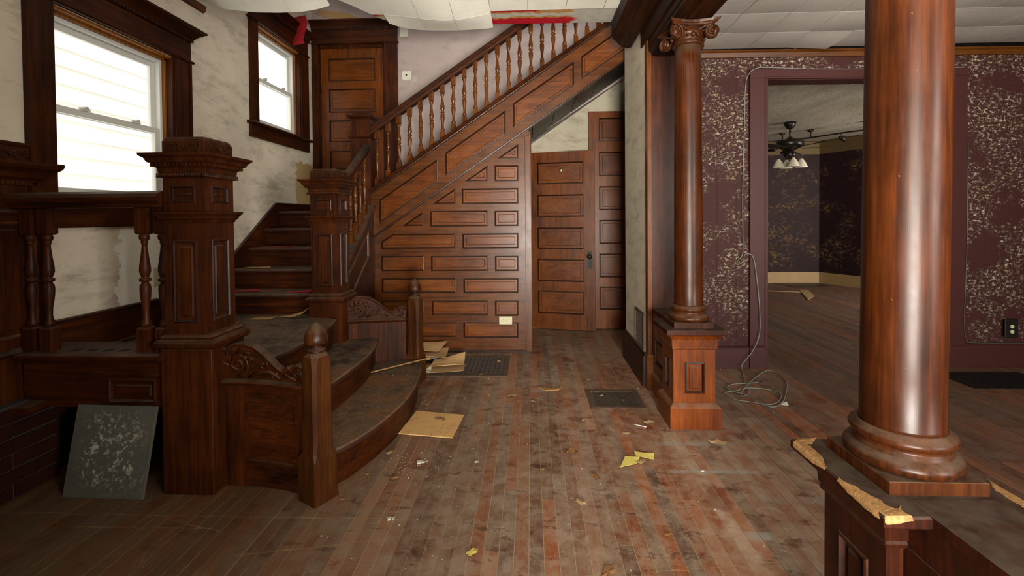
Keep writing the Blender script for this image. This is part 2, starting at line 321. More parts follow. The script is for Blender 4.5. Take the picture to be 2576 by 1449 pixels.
# ------------------------------------------------------------------ mesh helpers
class MB:
    def __init__(s): s.v = []; s.f = []; s.sm = []
    def add(s, vs, fs, smooth=False):
        k = len(s.v); s.v += [tuple(p) for p in vs]; s.f += [tuple(i + k for i in f) for f in fs]; s.sm += [smooth] * len(fs)
    def box(s, x0, x1, y0, y1, z0, z1, F=None):
        if x0 > x1: x0, x1 = x1, x0
        if y0 > y1: y0, y1 = y1, y0
        if z0 > z1: z0, z1 = z1, z0
        vs = [(x, y, z) for z in (z0, z1) for y in (y0, y1) for x in (x0, x1)]
        if F: vs = [F(*p) for p in vs]
        s.add(vs, [(0, 2, 3, 1), (4, 5, 7, 6), (0, 1, 5, 4), (2, 6, 7, 3), (0, 4, 6, 2), (1, 3, 7, 5)])
        return s
    def loft(s, loops, cap0=True, cap1=True, closed=True, smooth=False):
        n = len(loops[0]); vs = [p for l in loops for p in l]; fs = []
        for i in range(len(loops) - 1):
            for j in range(n if closed else n - 1):
                a, b = i * n + j, i * n + (j + 1) % n
                fs.append((a, b, b + n, a + n))
        s.add(vs, fs, smooth)
        k = len(s.v) - len(vs)
        if cap0: s.f.append(tuple(k + i for i in reversed(range(n)))); s.sm.append(False)
        if cap1: s.f.append(tuple(k + (len(loops) - 1) * n + i for i in range(n))); s.sm.append(False)
        return s
    def rect(s, x0, x1, y0, y1, prof, cap0=True, cap1=True):
        s.loft([[(x0 - o, y0 - o, z), (x1 + o, y0 - o, z), (x1 + o, y1 + o, z), (x0 - o, y1 + o, z)] for o, z in prof], cap0, cap1); return s
    def lathe(s, cx, cy, prof, seg=24, F=None, lean=0.0, ty=0.0):
        loops = []
        for r, z in prof:
            l = [(cx + r * math.cos(2 * PI * i / seg) + lean * z, cy + r * math.sin(2 * PI * i / seg), z) for i in range(seg)]
            loops.append([F(*p) for p in l] if F else l)
        s.loft(loops, True, True, True, True); return s
    def tube(s, pts, r, seg=8, taper=None, closed=False):
        pts = [V(p) for p in pts]; loops = []; n = len(pts)
        ref = V((0.13, 0.21, 0.97))
        for i, p in enumerate(pts):
            t = (pts[min(i + 1, n - 1)] - pts[max(i - 1, 0)]).normalized()
            a = t.cross(ref)
            if a.length < 1e-4: a = t.cross(V((1, 0, 0)))
            a.normalize(); b = t.cross(a); rr = r * (taper[i] if taper else 1)
            loops.append([p + a * rr * math.cos(2 * PI * k / seg) + b * rr * math.sin(2 * PI * k / seg) for k in range(seg)])
        s.loft(loops, True, True, True, True); return s
    def extrude(s, prof, P, Q, A, B, cap=True):
        """profile (a,b) swept from P to Q, a along A, b along B"""
        A, B = V(A), V(B)
        s.loft([[V(X) + A * a + B * b for a, b in prof] for X in (P, Q)], cap, cap); return s
    def plate(s, outer, holes, F, t=0.02):
        """flat board with holes, front face at c=0"""
        rings = [outer] + holes
        tri = tessellate_polygon([[V((a, b, 0)) for a, b in r] for r in rings])
        flat = [p for r in rings for p in r]; n = len(flat)
        fs = []
        for q in tri:
            (ax, ay), (bx, by), (cx, cy) = [flat[i] for i in q]
            cr = (bx - ax) * (cy - ay) - (by - ay) * (cx - ax)
            q = tuple(q) if cr > 0 else tuple(reversed(q)); fs.append(q)
            if t: fs.append(tuple(i + n for i in reversed(q)))
        k = 0
        for ri, r in enumerate(rings):
            m = len(r); ar = sum(r[i][0] * r[(i + 1) % m][1] - r[(i + 1) % m][0] * r[i][1] for i in range(m))
            for i in range(m):
                a, b = k + i, k + (i + 1) % m
                q = (a, a + n, b + n, b)
                if (ar > 0) == (ri > 0): q = tuple(reversed(q))
                fs.append(q)
            k += m
        s.add([F(a, b, 0) for a, b in flat] + [F(a, b, -t) for a, b in flat], fs)
        return s
    def rings(s, poly, prof, F, cap=True):
        """nested insets of a convex CCW polygon: prof = (inset, height)"""
        loops = [[F(a, b, h) for a, b in inset(poly, d)] for d, h in prof]
        s.loft(loops, False, cap); return s
    def bake(s, name):
        me = bpy.data.meshes.new(name); me.from_pydata(s.v, [], s.f); me.update()
        me.polygons.foreach_set('use_smooth', s.sm); return me
    def build(s, name, mat, parent=None, bevel=0.0, label=None):
        off = V((0, 0, 0)); M = None
        if parent is not None:
            M = parent['_M'] if '_M' in parent else None
            w = world_of(parent)
            if w is not None: s.v = [tuple(w @ V(p)) for p in s.v]
        o = bpy.data.objects.new(name, s.bake(name)); COL.objects.link(o)
        o.data.materials.append(MATS[mat])
        if parent is not None: o.parent = parent
        if bevel:
            b = o.modifiers.new('bevel', 'BEVEL'); b.width = bevel; b.segments = 1; b.limit_method = 'ANGLE'; b.angle_limit = 0.7
        if label: o['label'] = label
        return o
INV = {}
def world_of(p):
    """inverse of the root's transform: shapes are written in world space, stored relative to the root"""
    while p is not None:
        if p.name in INV: return INV[p.name]
        p = p.parent
    return None
def tag(o, label, cat, group=None):
    o['label'] = label; o['category'] = cat
    if group: o['group'] = group
    return o
def thing(name, label, cat, loc=(0, 0, 0), group=None, rz=0.0, local=False):
    o = bpy.data.objects.new(name, None); COL.objects.link(o); o.location = loc; o.rotation_euler = (0, 0, rz); o.empty_display_size = 0.05
    if not local: INV[o.name] = (Matrix.Translation(V(loc)) @ Matrix.Rotation(rz, 4, 'Z')).inverted()
    if label: tag(o, label, cat, group)
    return o
def struct(name, label=None, loc=(0, 0, 0), rz=0.0, local=False):
    o = thing(name, None, None, loc, None, rz, local); o['kind'] = 'structure'
    if label: o['label'] = label
    return o
def sm(o, label=None):
    o['kind'] = 'structure'
    if label: o['label'] = label
    return o
def stuff(o): o['kind'] = 'stuff'; return o
def copy_tree(o, parent=None):
    c = o.copy(); COL.objects.link(c)
    if parent is not None: c.parent = parent
    for ch in list(o.children): copy_tree(ch, c)
    return c
def inset(poly, d):
    n = len(poly); out = []
    for i in range(n):
        p0, p1, p2 = V(poly[i - 1]), V(poly[i]), V(poly[(i + 1) % n])
        e1 = (p1 - p0).normalized(); e2 = (p2 - p1).normalized()
        n1 = V((-e1.y, e1.x)); n2 = V((-e2.y, e2.x))
        k = 1 + n1.dot(n2); q = p1 + (n1 + n2) * (d / max(k, 0.2)); out.append((q.x, q.y))
    return out
def R4(a0, a1, b0, b1): return [(a0, b0), (a1, b0), (a1, b1), (a0, b1)]
def frame(O, U, Vv, Nn):
    O, U, Vv, Nn = V(O), V(U), V(Vv), V(Nn)
    return lambda a, b, c: O + U * a + Vv * b + Nn * c
def faceY(y): return frame((0, y, 0), (1, 0, 0), (0, 0, 1), (0, -1, 0))      # faces the camera
def faceX(x): return frame((x, 0, 0), (0, 1, 0), (0, 0, 1), (1, 0, 0))        # faces +X   (a = Y)
def faceXn(x): return frame((x, 0, 0), (0, -1, 0), (0, 0, 1), (-1, 0, 0))     # faces -X   (a = -Y)
def panels(parent, F, polys, mp, mm, depth=0.010, ring=0.012, field=0.030, name='panel', flat=False):
    for p in polys:
        m = MB(); m.rings(p, [(ring * 0.6, -depth), (field, -depth), (field + 0.005, -depth * (1.0 if flat else 0.35))], F)
        o = m.build(name, mp, parent)
        q = MB(); q.rings(p, [(-0.002, 0), (0.0, 0.004), (ring * 0.5, 0.006), (ring * 0.8, 0.0), (ring, -depth - 0.001)], F, cap=False)
        a = q.build('panel_moulding', mm, None); a.parent = o
        w = world_of(parent)
        if w is not None: a.data.transform(w)
def spiral(cx, cz, r0, turns, a0, sgn=1, n=26, end=0.12):
    return [(cx + r0 * (1 - (1 - end) * k / n) * math.cos(a0 + sgn * 2 * PI * turns * k / n),
             cz + r0 * (1 - (1 - end) * k / n) * math.sin(a0 + sgn * 2 * PI * turns * k / n)) for k in range(n + 1)]

# ------------------------------------------------------------------ floor
floor = struct('floor', 'narrow strip hardwood floor, worn and dusty')
m = MB(); m.box(-3.2, 7.5, -2.6, 9.3, -0.06, -0.0018); m.build('subfloor', 'dirt_gap', floor)
PITCH = 0.0585
def visible(x, y):
    d = V((x, y, -1.3)); z = d.dot(fw)
    if z < 0.3: return False
    return -1400 < d.dot(rt) / z * FPX < 1400 and d.dot(up) / z * FPX > -930
segs = []
for i in range(int((7.3 + 3.0) / PITCH)):
    x = -3.0 + i * PITCH; y = -2.5 + random.uniform(-1.5, 0)
    while y < 9.2:
        L = random.choice((0.9, 1.3, 1.7, 2.2, 2.8)) * random.uniform(0.85, 1.15); y2 = min(y + L, 9.25)
        ya = max(y, -2.55)
        if y2 > ya + 0.05:
            vis = any(visible(x, ya + (y2 - ya) * k / 5) for k in range(6))
            near = min((yy for yy in [ya + (y2 - ya) * k / 5 for k in range(6)] if visible(x, yy)), default=99)
            hidden = x < -1.75 or (x < -1.0 and 2.2 < near < 3.5)
            segs.append((near + (6 if hidden and near < 99 else 0), x, ya, y2, random.random(), random.random() ** 2, random.uniform(-0.0009, 0.0004)))
        y = y2
segs.sort()
def board(m, s_):
    _, x, a, b, t1, t2, dz = s_
    m.box(x + 0.0013, x + PITCH - 0.0013, a + 0.0008, b - 0.0008, -0.018, dz)
def tones(o, lst):
    for key, k in (('tone', 4), ('dust', 5)):
        at = o.data.attributes.new(key, 'FLOAT', 'FACE'); at.data.foreach_set('value', [s_[k] for s_ in lst for _ in range(6)])
for s_ in segs[:298]:
    m = MB(); board(m, s_); tones(m.build('board', 'floor_board', floor), [s_])
m = MB(); rest = segs[298:]
for s_ in rest: board(m, s_)
tones(stuff(m.build('board_field', 'floor_board', floor)), rest)

# ------------------------------------------------------------------ left wall and windows
WX = -2.5
def wall_with_holes(name, outer, holes, F, t, mat, parent=None):
    m = MB(); m.plate(outer, holes, F, t); return sm(m.build(name, mat, parent))
W1 = (2.30, 3.12, 1.42, 2.44); W2 = (4.115, 4.90, 2.185, 3.10)
wall_with_holes('wall_left', R4(-2.6, 5.4, -0.02, 4.7), [R4(*W1), R4(*W2)], faceX(WX), 0.125, 'left_plaster')
def window(n, w, hdr, casL, casR, stool_z, apron_z, label):
    y0, y1, z0, z1 = w; F = faceX(WX)
    g = struct('window_%d' % n, label)
    # wooden casing (surface boards)
    cw = 0.024
    for a0, a1 in ((casL, y0), (y1, casR)):
        m = MB(); m.plate(R4(a0, a1, stool_z, z1 + 0.005), [], lambda a, b, c: F(a, b, c + cw), cw); m.build('casing', 'dark_wood_z', g, 0.003)
        e = a0 if a0 != y1 else a1
        m = MB(); m.box(WX + cw, WX + cw + 0.008, min(e, e + (0.02 if a0 == casL else -0.02)), max(e, e + (0.02 if a0 == casL else -0.02)), stool_z, z1); m.build('casing_bead', 'dark_wood_z', g)
    # jamb lining
    m = MB()
    m.box(WX - 0.10, WX + 0.012, y1 - 0.001, y1 - 0.016, z0, z1); m.box(WX - 0.10, WX + 0.012, y0, y0 + 0.016, z0, z1); m.build('jamb', 'dark_wood_z', g)
    m = MB(); m.box(WX - 0.10, WX + 0.004, y0, y1, z1 - 0.014, z1); m.box(WX - 0.10, WX - 0.03, y1 - 0.03, y1 - 0.016, z0, z1 - 0.014); m.box(WX - 0.1, WX - 0.03, y0 + 0.016, y1 - 0.016, z1 - 0.03, z1 - 0.014)
    m.build('jamb_strip', 'orange_wood', g, label='bare orange wood strip inside the jamb')
    # header: fillet, frieze, bead, crown
    m = MB(); m.extrude([(0, 0), (0.034, 0), (0.040, 0.008), (0.034, 0.018), (0, 0.018)], F(casL - 0.02, z1 + 0.005, 0), F(casR + 0.02, z1 + 0.005, 0), (1, 0, 0), (0, 0, 1)); m.build('fillet', 'dark_wood_y', g)
    m = MB(); m.plate(R4(casL, casR, z1 + 0.022, hdr - 0.07), [], lambda a, b, c: F(a, b, c + 0.026), 0.026); m.build('frieze_board', 'dark_wood_y', g)
    m = MB()
    for k, (o, z) in enumerate([(0.03, -0.078), (0.04, -0.068), (0.05, -0.06), (0.055, -0.045), (0.085, -0.02), (0.10, -0.012), (0.10, 0.0)]):
        pass
    pr = [(0.03, -0.078), (0.04, -0.066), (0.046, -0.058), (0.055, -0.045), (0.085, -0.020), (0.10, -0.012), (0.10, 0.0)]
    m.loft([[F(casL - o + 0.02, hdr + z, 0), F(casL - o + 0.02, hdr + z, o), F(casR + o - 0.02, hdr + z, o), F(casR + o - 0.02, hdr + z, 0)] for o, z in pr]); m.build('crown', 'dark_wood_y', g)
    m = MB(); k = casL
    while k < casR: m.box(WX + 0.026, WX + 0.046, k, k + 0.012, hdr - 0.094, hdr - 0.078); k += 0.021
    stuff(m.build('dentil_row', 'moulding_wood', g))
    # stool and apron
    m = MB(); m.extrude([(-0.10, 0), (0.05, 0), (0.06, -0.012), (0.05, -0.026), (-0.10, -0.026)], F(casL - 0.04, stool_z + 0.002, 0), F(casR + 0.04, stool_z + 0.002, 0), (1, 0, 0), (0, 0, 1)); m.build('stool', 'dark_wood_y', g)
    m = MB(); m.plate(R4(casL - 0.015, casR + 0.015, apron_z, stool_z - 0.024), [], lambda a, b, c: F(a, b, c + 0.024), 0.024); m.build('apron', 'dark_wood_y', g, 0.003)
    # vinyl frame
    a0, a1, b0, b1 = y0 + 0.016, y1 - 0.030, z0, z1 - 0.030
    def ring(nm, A0, A1, B0, B1, wd, c0, c1, bot=None):
        m = MB(); q = bot or wd
        m.plate(R4(A0, A1, B0, B1), [R4(A0 + wd, A1 - wd, B0 + q, B1 - wd)], lambda a, b, c: F(a, b, c + c1), c1 - c0)
        return m.build(nm, 'white_vinyl', g, 0.002)
    ring('vinyl_frame', a0, a1, b0, b1, 0.022, -0.12, -0.05)
    zm = b0 + (b1 - b0) * 0.5
    f1 = ring('upper_sash', a0 + 0.022, a1 - 0.022, zm - 0.02, b1 - 0.022, 0.036, -0.108, -0.085)
    f2 = ring('lower_sash', a0 + 0.022, a1 - 0.022, b0 + 0.022, zm + 0.02, 0.038, -0.082, -0.056, 0.045)
    for fr, c in ((f1, -0.097), (f2, -0.070)):
        m = MB(); q = [F(a0 + 0.05, b0 + 0.05 if fr is f2 else zm, c), F(a1 - 0.05, b0 + 0.05 if fr is f2 else zm, c), F(a1 - 0.05, zm if fr is f2 else b1 - 0.04, c), F(a0 + 0.05, zm if fr is f2 else b1 - 0.04, c)]
        m.add(q, [(0, 1, 2, 3)]); o = m.build('pane', 'window_glass', None); o.parent = fr
    for k in (0.28, 0.72):
        m = MB(); yy = a0 + (a1 - a0) * k; m.box(WX - 0.058, WX - 0.045, yy - 0.03, yy + 0.03, zm + 0.018, zm + 0.032); m.box(WX - 0.056, WX - 0.035, yy - 0.008, yy + 0.012, zm + 0.03, zm + 0.040)
        m.build('sash_lock', 'white_vinyl', g)
    return g
window(1, W1, 2.69, 2.17, 3.27, 1.42, 1.265, 'sash window over the platform with dark wood casing and crown')
window(2, W2, 3.36, 4.00, 5.05, 2.185, 2.045, 'smaller sash window beside the landing door')

# house next door
hs = thing('neighbouring_house', 'white clapboard house wall seen through both windows', 'house', (-4.6, 4, -0.5))
for k in range(26):
    z = -0.5 + k * 0.175; m = MB(); m.extrude([(-0.01, 0), (0.03, 0), (0.004, 0.18), (-0.01, 0.18)], (-4.6, -1, z), (-4.6, 10, z), (1, 0, 0), (0, 0, 1)); m.build('siding_board', 'siding', hs)

# skirt, baseboards on left wall
m = MB(); m.plate([(3.05, 0.30), (3.45, 0.30), (3.46, 0.55), (4.45, 1.22), (5.2, 1.30), (5.2, 1.455), (4.36, 1.455), (3.37, 0.775), (2.26, 0.775), (2.26, 0.56), (3.05, 0.56)], [], faceX(WX + 0.02), 0.02)
sm(m.build('baseboard_left', 'dark_wood_y', None, 0.003))
m = MB(); m.extrude([(0, 0), (0.014, 0), (0.014, 0.012), (0, 0.02)], (WX + 0.02, 2.26, 0.565), (WX + 0.02, 3.45, 0.565), (1, 0, 0), (0, 0, 1)); sm(m.build('trim_1', 'dark_wood_y'))
m = MB(); m.extrude([(0, -0.012), (0.012, -0.008), (0.012, 0.004), (0, 0.01)], (WX + 0.02, 2.26, 0.775), (WX + 0.02, 3.37, 0.775), (1, 0, 0), (0, 0, 1)); m.extrude([(0, -0.012), (0.012, -0.008), (0.012, 0.004), (0, 0.01)], (WX + 0.02, 3.37, 0.775), (WX + 0.02, 4.36, 1.455), (1, 0, 0), (0, 0, 1))
m.extrude([(0, -0.012), (0.012, -0.008), (0.012, 0.004), (0, 0.01)], (WX + 0.02, 4.36, 1.455), (WX + 0.02, 5.18, 1.455), (1, 0, 0), (0, 0, 1)); sm(m.build('trim_2', 'moulding_wood'))
# picture rail stub near hall ceiling
m = MB(); m.extrude([(0, 0), (0.02, 0.01), (0.03, 0.05), (0, 0.06)], (WX, -2.5, 2.885), (WX, 3.44, 2.885), (1, 0, 0), (0, 0, 1)); sm(m.build('trim_3', 'trim_wood'))

# ------------------------------------------------------------------ other walls
LY = 5.2; PY = 4.38
# back wall: pink above the flight, closet wall below
m = MB(); m.plate([(-2.5, 1.2), (-1.5, 1.2), (1.6, 3.2), (1.6, 4.7), (-2.5, 4.7)], [R4(-2.418, -1.668, 1.365, 3.272)], faceY(LY), 0.06); sm(m.build('wall_back', 'pink_plaster'))
m = MB(); m.box(-2.6, -1.5, LY + 0.062, 5.34, 1.0, 4.7); sm(m.build('door_light_block', 'hollow_shade'))  # added unseen box behind the landing door, stops stray sky light
m = MB(); m.plate(R4(-1.5, 1.7, -0.02, 3.3), [], faceY(5.34), 0.1); sm(m.build('wall_closet', 'closet_plaster'))
m = MB(); m.box(-2.6, 1.7, 3.98, 5.3, 4.65, 4.72); sm(m.build('ceiling', 'pink_plaster'))
m = MB(); m.box(1.6, 1.68, 4.0, 5.4, -0.02, 4.7); sm(m.build('wall_stair_end', 'pink_plaster'))
# landing door
def panelled_door(name, F, w, h, holes, mat, mp, label, t=0.036, z0=0.01):
    g = struct(name, label)
    m = MB(); m.plate(R4(0, w, z0, h), [R4(*p) for p in holes], F, 0.012); m.build('frame', mat, g, 0.002)
    m = MB(); m.box(0.002, w - 0.002, z0 + 0.002, h - 0.002, -t, -0.0118, F); m.build('door_core', mat, g)
    panels(g, F, [R4(*p) for p in holes], mp, 'moulding_wood', 0.010, 0.014, 0.038)
    return g
F = frame((-2.415, LY + 0.02, 1.365), (1, 0, 0), (0, 0, 1), (0, -1, 0))
h5 = [(0.10, 0.64, 1.525, 1.785), (0.10, 0.64, 1.165, 1.435), (0.10, 0.64, 0.825, 1.075), (0.10, 0.64, 0.475, 0.725), (0.10, 0.64, 0.145, 0.385)]
d3 = panelled_door('door_3', F, 0.745, 1.905, h5, 'door_wood', 'panel_wood', 'upper five-panel door on the stair landing')
m = MB(); m.box(-2.43, -2.418, LY - 0.012, LY, 2.2, 2.28); m.box(-2.43, -2.418, LY - 0.012, LY, 2.9, 2.98); m.build('hinge', 'black_iron', d3)
m = MB(); m.box(-2.424, -2.408, LY - 0.004, LY + 0.06, 1.365, 3.30); m.box(-1.674, -1.655, LY - 0.004, LY + 0.06, 1.365, 3.30); m.box(-2.42, -1.66, LY - 0.004, LY + 0.06, 3.262, 3.30); m.build('door_jamb', 'dark_wood_z', d3)
cs = struct('trim_4', 'dark crowned casing around the landing door')
m = MB(); m.box(-2.492, -2.42, LY - 0.03, LY + 0.005, 1.365, 3.30); m.build('casing', 'dark_wood_z', cs, 0.003)
m = MB(); m.box(-1.655, -1.50, LY - 0.03, LY + 0.005, 1.365, 3.30); m.build('casing', 'dark_wood_z', cs, 0.003)
m = MB(); m.box(-2.492, -1.485, LY - 0.045, LY + 0.005, 3.298, 3.318); m.build('fillet', 'dark_wood_x', cs, 0.004)
m = MB(); m.box(-2.492, -1.50, LY - 0.032, LY + 0.005, 3.318, 3.47); m.build('frieze_board', 'dark_wood_x', cs)
m = MB(); m.loft([[(-2.492, LY, z), (-2.492, LY - 0.03 - o, z), (-1.50 + o, LY - 0.03 - o, z), (-1.50 + o, LY, z)] for o, z in [(0.005, 3.47), (0.012, 3.485), (0.02, 3.50), (0.06, 3.53), (0.075, 3.54), (0.075, 3.55)]]); m.build('crown', 'dark_wood_x', cs)
m = MB(); k = -2.47
while k < -1.5: m.box(k, k + 0.010, LY - 0.044, LY - 0.03, 3.455, 3.470); k += 0.018
stuff(m.build('dentil_row', 'moulding_wood', cs))

# door bell, plate and patch on pink wall
o = thing('door_chime', 'small white louvred chime box high on the pink wall', 'chime', (-1.41, LY, 3.42))
m = MB(); m.rect(-1.462, -1.375, LY - 0.035, LY - 0.001, [(0, 3.36), (0.002, 3.362), (0.002, 3.463), (0, 3.465)]); m.build('housing', 'white_plastic', o)
for k in range(6): m = MB(); m.box(-1.452, -1.395, LY - 0.038, LY - 0.035, 3.385 + k * 0.011, 3.390 + k * 0.011); m.build('louvre', 'white_plastic', o)
o = thing('thermostat_plate', 'white square thermostat backplate with a dark wire hole', 'thermostat', (-1.40, LY, 2.93))
m = MB(); m.box(-1.455, -1.345, LY - 0.008, LY - 0.0005, 2.875, 2.98); m.build('backplate', 'white_plastic', o, 0.002)
m = MB(); m.lathe(0, 0, [(0.010, 0), (0.010, 0.004)], 12, F=lambda x, y, z: V((-1.402 + x, LY - 0.008 - z, 2.935 + y))); m.build('wire_hole', 'slot_dark', o)
for a, b in ((-0.042, 0.042), (0.042, 0.042), (-0.042, -0.042), (0.042, -0.042), (0, 0.045), (0, -0.03)):
    m = MB(); m.lathe(0, 0, [(0.003, 0), (0.003, 0.003)], 8, F=lambda x, y, z: V((-1.40 + a + x, LY - 0.008 - z, 2.928 + b + y))); m.build('screw', 'black_iron', o)
m = MB(); pts = [(-0.05, -0.03), (-0.02, -0.04), (0.02, -0.025), (0.03, 0.01), (0.035, 0.035), (0.0, 0.03), (-0.03, 0.008)]
m.loft([[V((-1.30 + a, LY - c, 2.89 + b)) for a, b in pts] for c in (0.0, 0.003)]); tag(m.build('plaster_patch', 'closet_plaster'), 'bare grey patch of chipped plaster beside the thermostat plate', 'patch')

# red strip hanging at the corner above the small window
m = MB(); L = []
for k in range(9):
    t = k / 8; z = 3.42 - 0.30 * t; x = -2.40 + 0.02 * math.sin(5 * t); w = 0.075 + 0.015 * math.sin(t * 7 + 1) + (0.02 if k == 8 else 0)
    y = 4.72 + 0.02 * math.sin(4 * t); L.append([V((x - w * 0.9, y + w * 0.3, z)), V((x + w * 0.9, y - w * 0.3, z)), V((x + w * 0.9, y - w * 0.3 + 0.003, z)), V((x - w * 0.9, y + w * 0.3 + 0.003, z))])
m.loft(L); tag(m.build('red_strip', 'red_paper'), 'torn red strip dangling beside the small window', 'paper strip')
# pale torn wallpaper above the landing door
m = MB(); pts = [(-2.42, 3.70), (-2.10, 3.66), (-1.95, 3.60), (-2.30, 3.60), (-2.45, 3.66)]
m.loft([[V((a, LY - c, b)) for a, b in pts] for c in (0.0, 0.004)]); tag(m.build('torn_wallpaper', 'cardboard_dark'), 'pale torn wallpaper sliver above the landing door', 'wallpaper')

# ------------------------------------------------------------------ balusters
def baluster_parts(h, w, r, seg=14):
    """(z, square?) turned baluster profile; height h, block width w, belly radius r"""
    bb, tb = 0.17 * h, 0.185 * h
    m = MB(); hw = w / 2
    m.rect(-hw, hw, -hw, hw, [(0, 0), (0, bb - 0.008), (-0.006, bb)])
    a, b = bb, h - tb; H = b - a
    pr = [(0.0, 0.62), (0.012, 0.92), (0.05, 0.98), (0.085, 0.62), (0.10, 0.66), (0.115, 0.55), (0.20, 0.60), (0.33, 0.92), (0.405, 1.0), (0.45, 0.92), (0.475, 0.62), (0.485, 0.62), (0.495, 0.98), (0.51, 1.03), (0.525, 0.98), (0.535, 0.62),
          (0.55, 0.75), (0.60, 1.0), (0.65, 0.97), (0.75, 0.72), (0.86, 0.5), (0.90, 0.5), (0.905, 0.62), (0.915, 0.62), (0.925, 0.55), (0.945, 0.85), (0.975, 0.95), (1.0, 0.8)]
    m.lathe(0, 0, [(r * q, a + H * t) for t, q in pr], seg)
    m.rect(-hw, hw, -hw, hw, [(-0.006, b), (0, b + 0.008), (0, h)])
    return m

# ------------------------------------------------------------------ newel posts
def carve(mb, F, cx, cz, w, h, r=0.0035):
    """mirrored scroll relief"""
    for s in (-1, 1):
        for (ax, az, rr, tn, a0, sg) in ((0.62, 0.05, 0.36, 1.35, PI * 0.9, -1), (0.27, -0.28, 0.26, 1.2, PI * 0.4, 1), (0.86, 0.30, 0.16, 1.0, -PI * 0.5, 1)):
            p = spiral(ax * w * 0.5, az * h, rr * h, tn, a0, sg, 16)
            mb.tube([F(cx + s * x, cz + z, 0.001) for x, z in p], r, 5)
        mb.tube([F(cx + s * w * 0.5 * t, cz + h * (0.34 * math.sin(t * 5.2) - 0.1 * t), 0.001) for t in [k / 12 for k in range(13)]], r * 0.8, 5)
        mb.tube([F(cx + s * w * 0.04 * k, cz + h * (-0.1 + 0.12 * k), 0.002) for k in range(4)], r, 5)
    mb.tube([F(cx, cz - h * 0.3, 0.001), F(cx, cz + h * 0.38, 0.001)], r, 5)
def newel(label, x0, x1, y0, y1, zb, dz=0.0, mat='dark_wood_z'):
    g = thing('newel_post', label, 'newel post', ((x0 + x1) / 2, (y0 + y1) / 2, zb))
    z = lambda v: v + dz
    m = MB(); m.box(x0, x1, y0, y1, zb, z(0.69)); m.build('lower_block', mat, g, 0.003)
    i = 0.013
    m = MB(); m.rect(x0 + i, x1 - i, y0 + i, y1 - i, [(0.012, z(0.69)), (0.026, z(0.694)), (0.034, z(0.706)), (0.034, z(0.722)), (0.026, z(0.734)), (0.014, z(0.738)), (0.016, z(0.748)), (0.004, z(0.757)), (0.0, z(0.765))]); m.build('base_moulding', mat, g)
    sx0, sx1, sy0, sy1 = x0 + 0.018, x1 - 0.025, y0 + 0.012, y1 - 0.03
    w = sx1 - sx0; d = sy1 - sy0
    faces = [(frame((sx0, sy0, 0), (1, 0, 0), (0, 0, 1), (0, -1, 0)), w), (frame((sx1, sy0, 0), (0, 1, 0), (0, 0, 1), (1, 0, 0)), d),
             (frame((sx1, sy1, 0), (-1, 0, 0), (0, 0, 1), (0, 1, 0)), w), (frame((sx0, sy1, 0), (0, -1, 0), (0, 0, 1), (-1, 0, 0)), d)]
    m = MB(); m2 = MB(); P = []
    for fi, (Fr, L) in enumerate(faces):
        e = 0.016 * (fi % 2); hole = R4(L * 0.21, L * 0.79, z(0.815), z(1.205)); m.plate(R4(e, L - e, z(0.755), z(1.295)), [hole], Fr, 0.016); P.append((Fr, hole))
    m.box(sx0 + 0.0155, sx1 - 0.0155, sy0 + 0.0155, sy1 - 0.0155, z(0.755), z(1.295)); m.build('shaft', mat, g)
    for Fr, hole in P: panels(g, Fr, [hole], mat, 'moulding_wood', 0.011, 0.012, 0.028)
    m = MB(); m.rect(sx0, sx1, sy0, sy1, [(0, z(1.285)), (0.006, z(1.293)), (0.006, z(1.298)), (0.016, z(1.308)), (0.018, z(1.318)), (0.030, z(1.330)), (0.032, z(1.340)), (0.002, z(1.3405))]); m.build('neck_moulding', mat, g)
    m = MB(); P = []
    for fi, (Fr, L) in enumerate(faces):
        e = 0.012 * (fi % 2); hole = R4(L * 0.22, L * 0.78, z(1.385), z(1.462)); m.plate(R4(e, L - e, z(1.338), z(1.505)), [hole], Fr, 0.012); P.append((Fr, hole, L))
    m.box(sx0 + 0.0115, sx1 - 0.0115, sy0 + 0.0115, sy1 - 0.0115, z(1.338), z(1.505)); m.build('upper_block', mat, g)
    for Fr, hole, L in P:
        panels(g, Fr, [hole], mat, 'moulding_wood', 0.008, 0.010, 0.02, flat=True)
        m = MB(); m.box(L * 0.34, L * 0.66, z(1.4185), z(1.4285), -0.009, -0.002, Fr); m.build('raised_bar', mat, g, 0.002)
    # rope moulding
    m = MB(); o_ = 0.012
    per = [(sx0 - o_, sy0 - o_), (sx1 + o_, sy0 - o_), (sx1 + o_, sy1 + o_), (sx0 - o_, sy1 + o_)]
    for k in range(4):
        a, b = V(per[k] + (0,)), V(per[(k + 1) % 4] + (0,)); n = int((b - a).length / 0.013); u = (b - a).normalized()
        for j in range(n + 1):
            c = a + u * (j * (b - a).length / n); c.z = z(1.512)
            m.tube([c - u * 0.007 + V((0, 0, -0.009)), c, c + u * 0.007 + V((0, 0, 0.009))], 0.0075, 6, [0.5, 1, 0.5])
    stuff(m.build('rope_moulding', mat, g))
    m = MB(); m.rect(sx0, sx1, sy0, sy1, [(0.002, z(1.50)), (0.008, z(1.505)), (0.008, z(1.52)), (0.012, z(1.525)), (0.014, z(1.545)), (0.022, z(1.552)), (0.022, z(1.566)), (0.040, z(1.570)), (0.044, z(1.576)), (0.05, z(1.590)), (0.064, z(1.600)), (0.066, z(1.612)), (0.004, z(1.6125))]); m.build('cornice', mat, g)
    m = MB(); o_ = 0.0315
    per = [(sx0 - o_, sy0 - o_), (sx1 + o_, sy0 - o_), (sx1 + o_, sy1 + o_), (sx0 - o_, sy1 + o_)]
